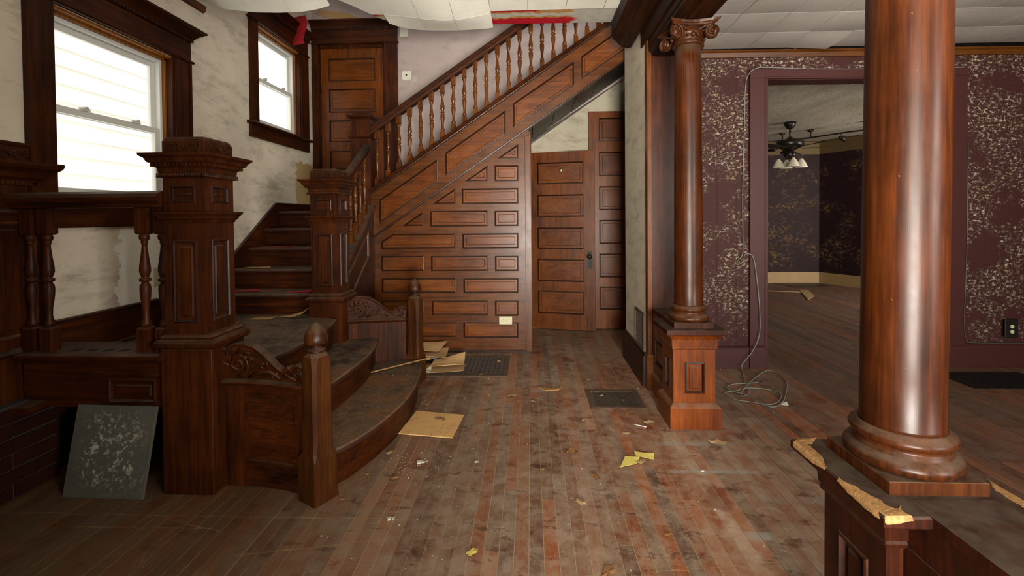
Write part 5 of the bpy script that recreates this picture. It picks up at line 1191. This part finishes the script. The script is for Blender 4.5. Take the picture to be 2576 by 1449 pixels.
m = MB(); vs = []; n = 24
for b in range(3):
    for a in range(n + 1):
        x = -0.303 + 1.172 * a / n; y = 3.674 + (3.915 + 0.012 * math.sin(a * 1.3) - 3.674) * b / 2; vs.append((x, y, 2.955 + 0.003 * math.sin(a * 2.1 + b)))
N = n + 1; fs = [(b * N + a, (b + 1) * N + a, (b + 1) * N + a + 1, b * N + a + 1) for b in range(2) for a in range(n)]
m.add(vs, fs); m.add([(x, y, z + 0.01) for x, y, z in vs], [tuple(reversed(f)) for f in fs])
q = [2 * N + a for a in range(N)]
for a, b in zip(q, q[1:]): m.add([vs[a], vs[b], V(vs[b]) + V((0, 0, 0.01)), V(vs[a]) + V((0, 0, 0.01))], [(0, 1, 2, 3)])
m.build('torn_board', 'torn_ceiling', ch, label='strip of torn ceiling board showing grey paper, brown glue and red')
# drooping tile sheet at the left
ZE = [(-2.43, 2.925), (-2.37, 2.905), (-2.25, 2.850), (-2.01, 2.818), (-1.83, 2.810), (-1.65, 2.812), (-1.54, 2.828), (-1.445, 2.852), (-1.40, 2.87)]
def ze(x):
    for (a, za), (b, zb) in zip(ZE, ZE[1:]):
        if a <= x <= b: return za + (zb - za) * (x - a) / (b - a)
    return ZE[-1][1] if x > -2 else ZE[0][1]
xs = [-2.42, -2.235, -2.035, -1.74, -1.447]
for x0, x1 in zip(xs, xs[1:]):
    for y0 in (2.70, 3.0):
        m = MB(); n = 6; vs = []
        for b in range(n + 1):
            for a in range(n + 1):
                x = x0 + 0.0015 + (x1 - x0 - 0.003) * a / n; y = y0 + 0.297 * b / n; vs.append((x - 0.03 * (3.3 - y) * (1 if x < -2.4 else 0), y, 2.948 + (ze(x) - 2.948) * max(0, (y - 2.70) / 0.6) ** 1.7))
        N = n + 1; fs = [(b * N + a, (b + 1) * N + a, (b + 1) * N + a + 1, b * N + a + 1) for b in range(n) for a in range(n)]
        m.add(vs, fs, True); m.add([(x, y, z + 0.012) for x, y, z in vs], [tuple(reversed(f)) for f in fs], True)
        for q in ([a for a in range(N)], [n * N + a for a in range(N)], [b * N for b in range(N)], [b * N + n for b in range(N)]):
            for a, b in zip(q, q[1:]): m.add([vs[a], vs[b], V(vs[b]) + V((0, 0, 0.012)), V(vs[a]) + V((0, 0, 0.012))], [(0, 1, 2, 3)])
        m.build('ceiling_tile', 'ceiling_tile', ch)

# ------------------------------------------------------------------ enclosing walls outside the frame, plus an added light-blocking one
m = MB(); m.box(-2.7, 5.9, -2.75, -2.6, 0, 3.0); sm(m.build('wall_front', 'room_plaster'))
m = MB(); m.plate([(-2.6, 0), (0.06, 0), (0.06, 2.8), (0.85, 2.8), (0.85, 0), (1.12, 0), (1.12, 2.97), (-2.6, 2.97)], [], faceY(-0.65), 0.12); sm(m.build('wall_light_block', 'room_plaster'))  # added unseen wall, its opening keeps front light off the left side
m = MB(); m.box(5.75, 5.9, -2.75, 4.2, 0, 2.8); sm(m.build('wall_side', 'room_plaster'))

# ------------------------------------------------------------------ rear room seen through the doorway
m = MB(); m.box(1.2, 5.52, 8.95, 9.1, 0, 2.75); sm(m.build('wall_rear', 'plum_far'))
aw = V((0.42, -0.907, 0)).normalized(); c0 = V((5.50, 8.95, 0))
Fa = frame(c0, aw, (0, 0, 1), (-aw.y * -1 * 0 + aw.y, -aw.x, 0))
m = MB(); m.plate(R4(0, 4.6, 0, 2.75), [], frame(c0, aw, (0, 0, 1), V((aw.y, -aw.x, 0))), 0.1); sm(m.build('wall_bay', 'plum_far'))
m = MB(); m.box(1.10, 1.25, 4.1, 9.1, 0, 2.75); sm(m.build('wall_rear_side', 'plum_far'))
m = MB(); m.box(1.1, 7.6, 4.05, 9.2, 2.70, 2.76); sm(m.build('ceiling', 'stippled_ceiling'), 'stippled ceiling of the rear room')
m = MB(); m.box(1.25, 5.5, 8.93, 8.955, 0, 0.205); sm(m.build('baseboard_rear', 'pine_wood'))
m = MB(); m.box(0, 4.6, 0, 0.205, 0, 0.02, frame(c0, aw, (0, 0, 1), V((aw.y, -aw.x, 0)))); sm(m.build('baseboard_bay', 'pine_wood'))
m = MB(); m.box(1.25, 5.5, 8.945, 8.955, 2.45, 2.69); sm(m.build('trim_5', 'border_paper'), 'ochre wallpaper border')
m = MB(); m.box(0, 4.6, 2.45, 2.69, 0, 0.006, frame(c0, aw, (0, 0, 1), V((aw.y, -aw.x, 0)))); sm(m.build('trim_6', 'border_paper'))
# ceiling fan
fn = thing('ceiling_fan', 'dark ceiling fan with three visible frosted bell shades in the rear room', 'ceiling fan', (3.93, 7.10, 2.70))
cx, cy = 3.93, 7.10
m = MB(); m.lathe(cx, cy, [(0.03, 2.60), (0.05, 2.615), (0.075, 2.66), (0.085, 2.70)], 24); m.build('canopy', 'fan_metal', fn)
m = MB(); m.lathe(cx, cy, [(0.013, 2.46), (0.013, 2.62)], 12); m.build('downrod', 'fan_metal', fn)
m = MB(); m.lathe(cx, cy, [(0.03, 2.27), (0.07, 2.28), (0.11, 2.30), (0.165, 2.325), (0.185, 2.345), (0.185, 2.405), (0.165, 2.425), (0.09, 2.44), (0.05, 2.45), (0.03, 2.475)], 32); m.build('motor_housing', 'fan_metal', fn)
for k in range(5):
    a = math.radians(-6 + 72 * k); d = V((math.cos(a), math.sin(a), 0)); q = V((-d.y, d.x, 0)); c = V((cx, cy, 2.305)); tl_ = V((0, 0, 0.012))
    m = MB(); m.loft([[c + d * 0.16 + q * -0.02, c + d * 0.16 + q * 0.02, c + d * 0.16 + q * 0.02 + V((0, 0, .006)), c + d * 0.16 + q * -0.02 + V((0, 0, .006))], [c + d * 0.25 - q * 0.04, c + d * 0.25 + q * 0.04, c + d * 0.25 + q * 0.04 + V((0, 0, .006)), c + d * 0.25 - q * 0.04 + V((0, 0, .006))]]); m.build('blade_iron', 'fan_metal', fn)
    m = MB(); L = []
    for r, w2 in ((0.21, 0.055), (0.24, 0.065), (0.55, 0.085), (0.70, 0.085), (0.73, 0.065)):
        L.append([c + d * r - q * w2 - tl_, c + d * r + q * w2 + tl_, c + d * r + q * w2 + tl_ + V((0, 0, .006)), c + d * r - q * w2 - tl_ + V((0, 0, .006))])
    m.loft(L); m.build('blade', 'fan_blade', fn)
m = MB(); m.lathe(cx, cy, [(0.02, 2.14), (0.06, 2.16), (0.085, 2.20), (0.085, 2.24), (0.05, 2.27), (0.04, 2.285)], 24); m.build('light_kit', 'fan_metal', fn)
for k in range(4):
    a = math.radians(-90 + 90 * k - 12); c = V((cx + 0.155 * math.cos(a), cy + 0.155 * math.sin(a), 0))
    m = MB(); m.tube([(cx + 0.06 * math.cos(a), cy + 0.06 * math.sin(a), 2.19), (cx + 0.11 * math.cos(a), cy + 0.11 * math.sin(a), 2.225), (c.x, c.y, 2.20), (c.x, c.y, 2.15)], 0.009, 8); ar = m.build('light_arm', 'fan_metal', fn)
    m = MB(); m.lathe(c.x, c.y, [(0.088, 2.018), (0.078, 2.03), (0.062, 2.07), (0.045, 2.105), (0.026, 2.13), (0.022, 2.15)], 20); m.build('lamp_shade', 'frosted_glass', fn)
# track light
tk = thing('track_light', 'dark bent track light with spot heads behind the ceiling fan', 'ceiling light', (4.7, 7.8, 2.70))
tp = [V((3.95, 8.0, 2.57)), V((4.3, 8.0, 2.57)), V((4.62, 7.75, 2.57)), V((4.85, 7.35, 2.57)), V((5.05, 7.1, 2.57))]
m = MB(); m.tube(smooth_curve(tp, 4), 0.012, 8); m.build('rail', 'fan_metal', tk)
for p in (tp[0], tp[1], tp[2], tp[4]):
    m = MB(); m.lathe(p.x, p.y, [(0.010, 2.57), (0.010, 2.66), (0.04, 2.67), (0.045, 2.70)], 12); m.build('mount', 'fan_metal', tk)
for p in (tp[1], tp[3]):
    m = MB(); m.tube([p, p + V((0, 0, -0.06))], 0.006, 6); m.lathe(0, 0, [(0.018, -0.04), (0.03, 0.0), (0.045, 0.06), (0.040, 0.06)], 14, F=lambda x, y, z: p + V((z * 0.9 + 0.0, y, -0.08 - x - z * 0.3))); m.build('spot_head', 'fan_metal', tk)
# boards on rear floor
o = thing('trim_board', 'pale pointed board lying on the rear room floor', 'board', (4.4, 7.6, 0)); m = MB(); pts = [(4.62, 8.05), (4.75, 8.02), (4.50, 7.45), (4.20, 7.10)]; m.loft([[V((x, y, z)) for x, y in pts] for z in (0.001, 0.012)]); m.build('body', 'pine_wood', o)
o = thing('trim_board', 'thin dark lath lying on the rear room floor left of the pointed board', 'board', (4.2, 8.1, 0)); m = MB(); m.loft([[V((x, y, z)) for x, y in [(3.75, 8.05), (4.60, 7.80), (4.62, 7.84), (3.77, 8.10)]] for z in (0.001, 0.01)]); m.build('body', 'pine_wood', o)
o = thing('floor_sheet', 'dark brown sheet on the floor along the rear wall baseboard', 'sheet', (5.0, 8.7, 0)); m = MB(); m.loft([[V((x, y, z)) for x, y in [(4.6, 8.9), (4.75, 8.35), (5.45, 8.5), (5.40, 8.9)]] for z in (0.001, 0.006)]); m.build('body', 'dim_panel', o)

# ------------------------------------------------------------------ floor grates
def grate(label, x0, x1, y0, y1, nx, ny, brdr, mat='grate_iron', rz=0.0, bw=0.0030, lm=None):
    g = thing('floor_grate', label, 'floor grate', ((x0 + x1) / 2, (y0 + y1) / 2, 0), rz=rz)
    if rz: INV[g.name] = Matrix.Translation(g.location).inverted()
    m = MB(); m.box(x0 + 0.01, x1 - 0.01, y0 + 0.01, y1 - 0.01, 0.0006, 0.0014); m.build('well_shade', 'hole_shade', g)  # flat dark plate painted as the shade below the bars
    m = MB(); m.plate(R4(x0, x1, y0, y1), [R4(x0 + brdr, x1 - brdr, y0 + brdr, y1 - brdr)], frame((0, 0, 0.006), (1, 0, 0), (0, 1, 0), (0, 0, 1)), 0.0055); m.build('frame', mat, g, 0.0015)
    xa, xb, ya, yb = x0 + brdr, x1 - brdr, y0 + brdr, y1 - brdr
    m = MB()
    for i in range(1, nx): x = xa + (xb - xa) * i / nx; m.box(x - bw, x + bw, ya, yb, 0.0014, 0.0052)
    for j in range(1, ny): y = ya + (yb - ya) * j / ny; m.box(xa, xb, y - bw * 0.9, y + bw * 0.9, 0.0014, 0.0046)
    stuff(m.build('lattice', lm or mat, g))
    return g
grate('large dark iron floor grate in front of the stair panelling', -1.02, -0.20, 3.70, 4.25, 19, 26, 0.04, bw=0.0022, lm='grate_dark')
grate('small brown floor grate between the doors and the rear pedestal', 0.40, 0.775, 3.10, 3.42, 17, 15, 0.034, lm='grate_dark')
grate('dark floor grate at the far right below the plum wall', 3.28, 3.95, 3.50, 3.86, 22, 16, 0.03, 'black_iron')

# ------------------------------------------------------------------ cardboard, papers, leaves
def sheet(name, label, cat, pts, z, th, mat, warp=0.0, seed=0, group=None, n=6):
    rnd = random.Random(seed); P = [V(p) for p in pts]
    o = thing(name, label, cat, tuple((P[0] + P[2]) / 2) + (z,), group)
    m = MB(); g = []
    for j in range(n + 1):
        for i in range(n + 1):
            u, v = i / n, j / n; p = P[0].lerp(P[1], u).lerp(P[3].lerp(P[2], u), v)
            g.append((p.x, p.y, z + th + warp * (0.5 + 0.5 * noise.noise(V((p.x * 5 + seed, p.y * 5, seed)))) + warp * 1.5 * max(0, u * v - 0.5)))
    fs = [(j * (n + 1) + i, j * (n + 1) + i + 1, (j + 1) * (n + 1) + i + 1, (j + 1) * (n + 1) + i) for j in range(n) for i in range(n)]
    m.add(g, fs, True); m.add([(x, y, zz - th) for x, y, zz in g], [tuple(reversed(f)) for f in fs], True)
    ed = [i for i in range(n + 1)] + [(j + 1) * (n + 1) + n for j in range(n)] + [n * (n + 1) + n - 1 - i for i in range(n)] + [(n - 1 - j) * (n + 1) for j in range(n - 1)]
    for a, b in zip(ed, ed[1:] + ed[:1]): m.add([g[a], g[b], (g[b][0], g[b][1], g[b][2] - th), (g[a][0], g[a][1], g[a][2] - th)], [(0, 3, 2, 1)])
    m.build('body', mat, o); return o
cs_ = sheet('cardboard_sheet', 'flat square of stained cardboard on the floor against the curved step', 'cardboard', [(-0.805, 2.70), (-0.470, 2.650), (-0.447, 2.955), (-0.775, 3.02)], 0.001, 0.006, 'dirty_cardboard', 0.004, 1)
CB = 'cardboard pieces behind the short acorn post'
sheet('cardboard_piece', 'topmost cardboard flap of the pile, furthest back behind the rear acorn post', 'cardboard', [(-1.02, 4.05), (-0.83, 4.02), (-0.80, 4.28), (-1.04, 4.30)], 0.10, 0.004, 'cardboard', 0.03, 2, CB)
sheet('cardboard_piece', 'largest cardboard piece lying over the iron grate', 'cardboard', [(-0.86, 3.80), (-0.58, 3.87), (-0.60, 4.10), (-0.86, 4.00)], 0.035, 0.004, 'cardboard', 0.03, 3, CB)
sheet('cardboard_piece', 'lower cardboard piece jutting forward under the others on the grate', 'cardboard', [(-0.90, 3.74), (-0.575, 3.80), (-0.58, 3.95), (-0.92, 3.98)], 0.008, 0.004, 'cardboard_dark', 0.012, 4, CB)
sheet('paper_piece', 'pale crumpled paper sticking out of the cardboard pile', 'paper', [(-1.00, 3.85), (-0.80, 4.0), (-0.84, 4.12), (-1.04, 3.98)], 0.055, 0.002, 'paper', 0.03, 5)
sheet('paper_piece', 'folded white paper wad at the foot of the cardboard pile', 'paper', [(-0.93, 3.72), (-0.84, 3.76), (-0.85, 3.82), (-0.95, 3.80)], 0.01, 0.002, 'paper', 0.04, 6)
sheet('cardboard_piece', 'brown cardboard scrap at the back of the pile against the panelling', 'cardboard', [(-1.05, 3.9), (-0.75, 3.93), (-0.76, 4.15), (-1.06, 4.12)], 0.075, 0.004, 'cardboard_dark', 0.03, 7, CB)
o = thing('lath_stick', 'long splintered pale wooden lath resting across the bottom step', 'stick', (-1.0, 3.5, 0.2))
m = MB(); a, b = V((-1.155, 3.22, Z1 + 0.008)), V((-0.80, 3.55, 0.20)); n = 14; L = []
for k in range(n + 1):
    p = a.lerp(b, k / n); t = (b - a).normalized(); q = V((-t.y, t.x, 0)); w2 = 0.009 + 0.0025 * math.sin(k * 2.3); L.append([p - q * w2, p + q * w2, p + q * w2 * 0.8 + V((0, 0, 0.006)), p - q * w2 * 0.8 + V((0, 0, 0.007))])
m.loft(L); m.build('body', 'bare_wood', o)
sheet('cardboard_piece', 'tan cardboard sheet on the platform floor behind the fat balusters', 'cardboard', [(-2.36, 2.42), (-2.02, 2.40), (-2.02, 2.62), (-2.30, 2.72)], Z3, 0.004, 'cardboard', 0.006, 8)
SC = 'torn scraps on the steps'
sheet('torn_scrap', 'tan and pink torn scrap on the platform in front of the first upper step', 'scrap', [(-2.08, 3.27), (-1.95, 3.26), (-1.90, 3.34), (-2.05, 3.35)], Z3, 0.002, 'cardboard_dark', 0.006, 9)
sheet('torn_scrap', 'curling brown scrap leaning against the rear panelled newel foot', 'scrap', [(-1.86, 3.29), (-1.74, 3.28), (-1.665, 3.38), (-1.76, 3.35)], Z3, 0.002, 'cardboard_dark', 0.05, 10)
sheet('torn_scrap', 'red scrap on the lowest upper tread by the newel', 'scrap', [(-1.90, 3.48), (-1.72, 3.47), (-1.70, 3.60), (-1.80, 3.58)], Z3 + RISE, 0.002, 'red_paper', 0.01, 11)
sheet('torn_scrap', 'orange-red scrap at the left of the lowest upper tread', 'scrap', [(-2.40, 3.50), (-2.12, 3.52), (-2.20, 3.58), (-2.40, 3.57)], Z3 + RISE, 0.002, 'red_paper', 0.01, 12)
sheet('torn_scrap', 'brown scrap on the left of the second upper tread', 'scrap', [(-2.40, 3.72), (-2.18, 3.71), (-2.20, 3.78), (-2.38, 3.79)], Z3 + 2 * RISE, 0.002, 'cardboard_dark', 0.01, 13)
sheet('torn_scrap', 'dull red scrap on the third upper tread', 'scrap', [(-2.36, 4.0), (-2.15, 3.99), (-2.14, 4.05), (-2.34, 4.06)], Z3 + 3 * RISE, 0.002, 'red_paper', 0.006, 14)

def leaf(label, x, y, size, rz, mat, seed, z=0.0, flat=False, name='dry_leaf', cat='leaf'):
    rnd = random.Random(seed); o = thing(name, label, cat, (x, y, z), rz=rz, local=True)
    n = 14; m = MB(); ring = []
    for i in range(n):
        a = 2 * PI * i / n; r = size * (0.5 + 0.28 * abs(math.cos(2.5 * a)) + rnd.uniform(-0.12, 0.12))
        if flat: r = size * (0.6 + rnd.uniform(-0.08, 0.08))
        px_, py_ = r * math.cos(a), r * 0.62 * math.sin(a)
        ring.append((px_, py_, 0.003 + size * (0.02 if flat else 0.28) * abs(noise.noise(V((px_ * 30, py_ * 30, seed)))) ))
    c = (0, 0, 0.002 + (0.001 if flat else 0.004)); m.add([c] + ring, [(0, i + 1, (i + 1) % n + 1) for i in range(n)])
    m.add([(p[0], p[1], p[2] - 0.0012) for p in [c] + ring], [(0, (i + 1) % n + 1, i + 1) for i in range(n)])
    m.build('blade', mat, o)
    m = MB(); m.tube([(0, 0, 0.004), (size * 0.5, 0, 0.005), (size * 0.85, size * 0.1, 0.003)], 0.0008, 4); m.build('stem', 'pale_leaf', o)
    return o
LV = [('tan maple leaf on the floor in front of the large iron grate', -0.146, 3.30, 0.055, 0.4, 'pale_leaf'),
      ('brown leaf on the front rim of the large iron grate', -0.42, 3.74, 0.04, 1.2, 'dry_leaf'),
      ('round orange leaf beside the corner of the curved step', -0.83, 3.62, 0.035, 0.2, 'dry_leaf'),
      ('pale leaf on the right of the large iron grate', -0.30, 4.08, 0.045, 2.0, 'pale_leaf'),
      ('crumpled pale leaf at the foot of the bottom riser near the flat cardboard', -0.79, 2.48, 0.035, 1.0, 'pale_leaf'),
      ('brown leaf on the floor right of the front acorn post', -0.70, 2.235, 0.035, 0.1, 'dry_leaf'),
      ('small brown leaf near the curved step, nearest of the left ones', -0.84, 2.27, 0.02, 0.6, 'dry_leaf'),
      ('pale leaf in the middle of the floor left of the small grate', 0.00, 3.20, 0.03, 0.5, 'pale_leaf'),
      ('tan curled leaf left of the small grate near its front', 0.335, 2.905, 0.038, 0.9, 'pale_leaf'),
      ('leaf resting on the small grate, left half', 0.50, 3.30, 0.028, 0.8, 'pale_leaf'),
      ('reddish leaf resting on the small grate, right half', 0.64, 3.22, 0.022, 2.2, 'dry_leaf'),
      ('pale long leaf in front of the small grate', 0.56, 2.742, 0.035, -0.2, 'pale_leaf'),
      ('tan leaf left of the rear pedestal base', 0.735, 2.885, 0.045, 0.3, 'pale_leaf'),
      ('brown leaf touching the rear pedestal corner', 0.80, 2.79, 0.032, 2.5, 'dry_leaf'),
      ('crumpled brown leaf cluster on the right of the walkway', 0.21, 2.52, 0.05, 0.4, 'dry_leaf'),
      ('orange leaf with stem below the yellow paper scraps', 0.315, 2.275, 0.045, 2.0, 'dry_leaf'),
      ('pale slender leaf lower on the floor below the orange leaf', 0.215, 2.065, 0.038, -0.5, 'pale_leaf'),
      ('pinkish leaf low right of the walkway near the near pedestal', 0.545, 1.865, 0.022, 0.2, 'dry_leaf'),
      ('dark brown leaf at the bottom edge of the picture', 0.275, 1.66, 0.05, 1.0, 'dry_leaf'),
      ('pale leaf in front of the rear pedestal', 1.055, 2.63, 0.07, 0.1, 'pale_leaf'),
      ('tan leaf lying inside the cable coil', 1.56, 3.24, 0.04, 0.8, 'dry_leaf'),
      ('small orange leaf on the floor at the right of the front acorn post foot', -0.885, 2.06, 0.022, 0.0, 'dry_leaf'),
      ('tiny tan leaf pair in the middle of the floor', 0.05, 2.33, 0.025, 1.3, 'pale_leaf'),
      ('yellowish leaf by the narrow plaster wall baseboard', 0.80, 3.46, 0.025, 1.3, 'pale_leaf'),
      ('tan leaf on the floor behind the small grate', 0.45, 3.62, 0.03, 0.3, 'pale_leaf'),
      ('yellow-green curled leaf at the lower left of the walkway', -0.235, 1.745, 0.04, 0.7, 'yellow_leaf')]
for k, (lb, x, y, s_, rz, mt) in enumerate(LV):
    leaf(lb, x, y, s_, rz, mt, k + 3, 0.006 if 'grate' in lb and ('on the' in lb and 'front of' not in lb) else 0.0)
leaf('grey-brown leaf on the flat stained cardboard', -0.60, 2.90, 0.035, 0.3, 'dry_leaf', 51, 0.010)
leaf('reddish leaf beside the grey one on the flat cardboard', -0.565, 2.885, 0.022, 1.6, 'dry_leaf', 52, 0.010)
sheet('paper_scrap', 'yellow rectangular paper scrap, upper of the two on the walkway', 'paper', [(0.556, 2.478), (0.645, 2.438), (0.662, 2.492), (0.560, 2.522)], 0.002, 0.001, 'yellow_leaf', 0.006, 15)
sheet('paper_scrap', 'yellow triangular scrap, lower of the two on the walkway', 'paper', [(0.452, 2.358), (0.545, 2.395), (0.575, 2.455), (0.50, 2.470)], 0.002, 0.001, 'yellow_leaf', 0.006, 16)
leaf('brown leaf overlapping the yellow triangular scrap', 0.575, 2.41, 0.042, 0.6, 'pale_leaf', 60, 0.004)
o = thing('wood_splinter', 'pale flat wood splinter on the floor before the small grate', 'splinter', (0.12, 3.43, 0)); m = MB(); m.loft([[V((x, y, z)) for x, y in [(0.04, 3.47), (0.10, 3.40), (0.20, 3.415), (0.22, 3.455), (0.12, 3.445)]] for z in (0.001, 0.008)]); m.build('body', 'bare_wood', o)
o = thing('white_straw', 'short white straw near the rear pedestal base', 'straw', (0.67, 2.84, 0)); m = MB(); m.tube([(0.635, 2.855, 0.004), (0.70, 2.82, 0.004)], 0.0028, 8); m.build('body', 'white_vinyl', o)
# crumbs of plaster and paint
m = MB(); rnd = random.Random(4)
def chip(x, y, z, s_):
    a = rnd.uniform(0, 6.28); vs = []
    for i in range(5):
        r = s_ * rnd.uniform(0.5, 1); vs.append((x + r * math.cos(a + i * 1.257), y + r * math.sin(a + i * 1.257)))
    m.loft([[V((p, q, z)) for p, q in vs], [V((p, q, z + s_ * 0.5)) for p, q in vs]])
for k in range(330):
    x, y = rnd.uniform(-1.0, 1.6), 1.5 + rnd.random() ** 1.1 * 2.7
    if x < -0.75 and 2.1 < y < 3.6: continue
    chip(x, y, 0.0, rnd.choice((0.0016, 0.002, 0.0025, 0.004)))
for k in range(90): chip(rnd.gauss(-0.62, 0.10), rnd.gauss(2.38, 0.07), 0, rnd.uniform(0.0015, 0.004))
for k in range(60): chip(rnd.gauss(-0.76, 0.02), rnd.uniform(2.5, 3.4), 0, rnd.uniform(0.001, 0.003))
for k in range(50): chip(rnd.uniform(-1.1, -0.85), rnd.uniform(2.5, 3.4), Z1, rnd.uniform(0.001, 0.0025))
for k in range(40): chip(rnd.uniform(-2.2, -1.5), rnd.uniform(2.6, 3.3), Z3, rnd.uniform(0.001, 0.003))
o = m.build('plaster_crumbs', 'paint_chip'); stuff(o); tag(o, 'tiny pale plaster and paint crumbs scattered over the floor', 'crumbs')
# larger plaster lumps that can be singled out
for lb, x, y, s_ in (('white plaster lump in front of the flat cardboard', -0.60, 2.385, 0.018), ('white plaster lump lower down left of the walkway', -0.62, 1.93, 0.015), ('small white chip beside the walkway centre', -0.30, 2.40, 0.010), ('white chip at the right beyond the yellow scraps', 0.86, 2.34, 0.010)):
    o = thing('plaster_chip', lb, 'plaster chip', (x, y, 0)); m = MB(); chip(x, y, 0, s_); chip(x + s_, y + s_ * 0.3, 0, s_ * 0.6); m.build('body', 'paint_chip', o)

GROUPS = {'newel_post': 'square newel posts of the staircase', 'acorn_post': 'short posts with acorn finials', 'wing_panel': 'carved wing panels beside the curved steps', 'column': 'columns under the beam', 'pedestal': 'column pedestals', 'knee_wall': 'low walls behind the pedestals',
          'floor_grate': 'iron grates set in the floor', 'dry_leaf': 'dry leaves scattered on the floor', 'torn_scrap': 'torn scraps on the steps', 'balustrade': 'balustrades of the staircase', 'plaster_chip': 'plaster chips on the floor', 'wall_outlet': 'wall outlets', 'trim_board': 'boards on the rear room floor', 'paper_scrap': 'yellow paper scraps', 'paper_piece': 'papers in the cardboard pile', 'cable': 'loose cables'}
for o in list(S.objects):
    k = o.name.split('.')[0]
    if o.parent is None and k in GROUPS and 'category' in o: o['group'] = GROUPS[k]
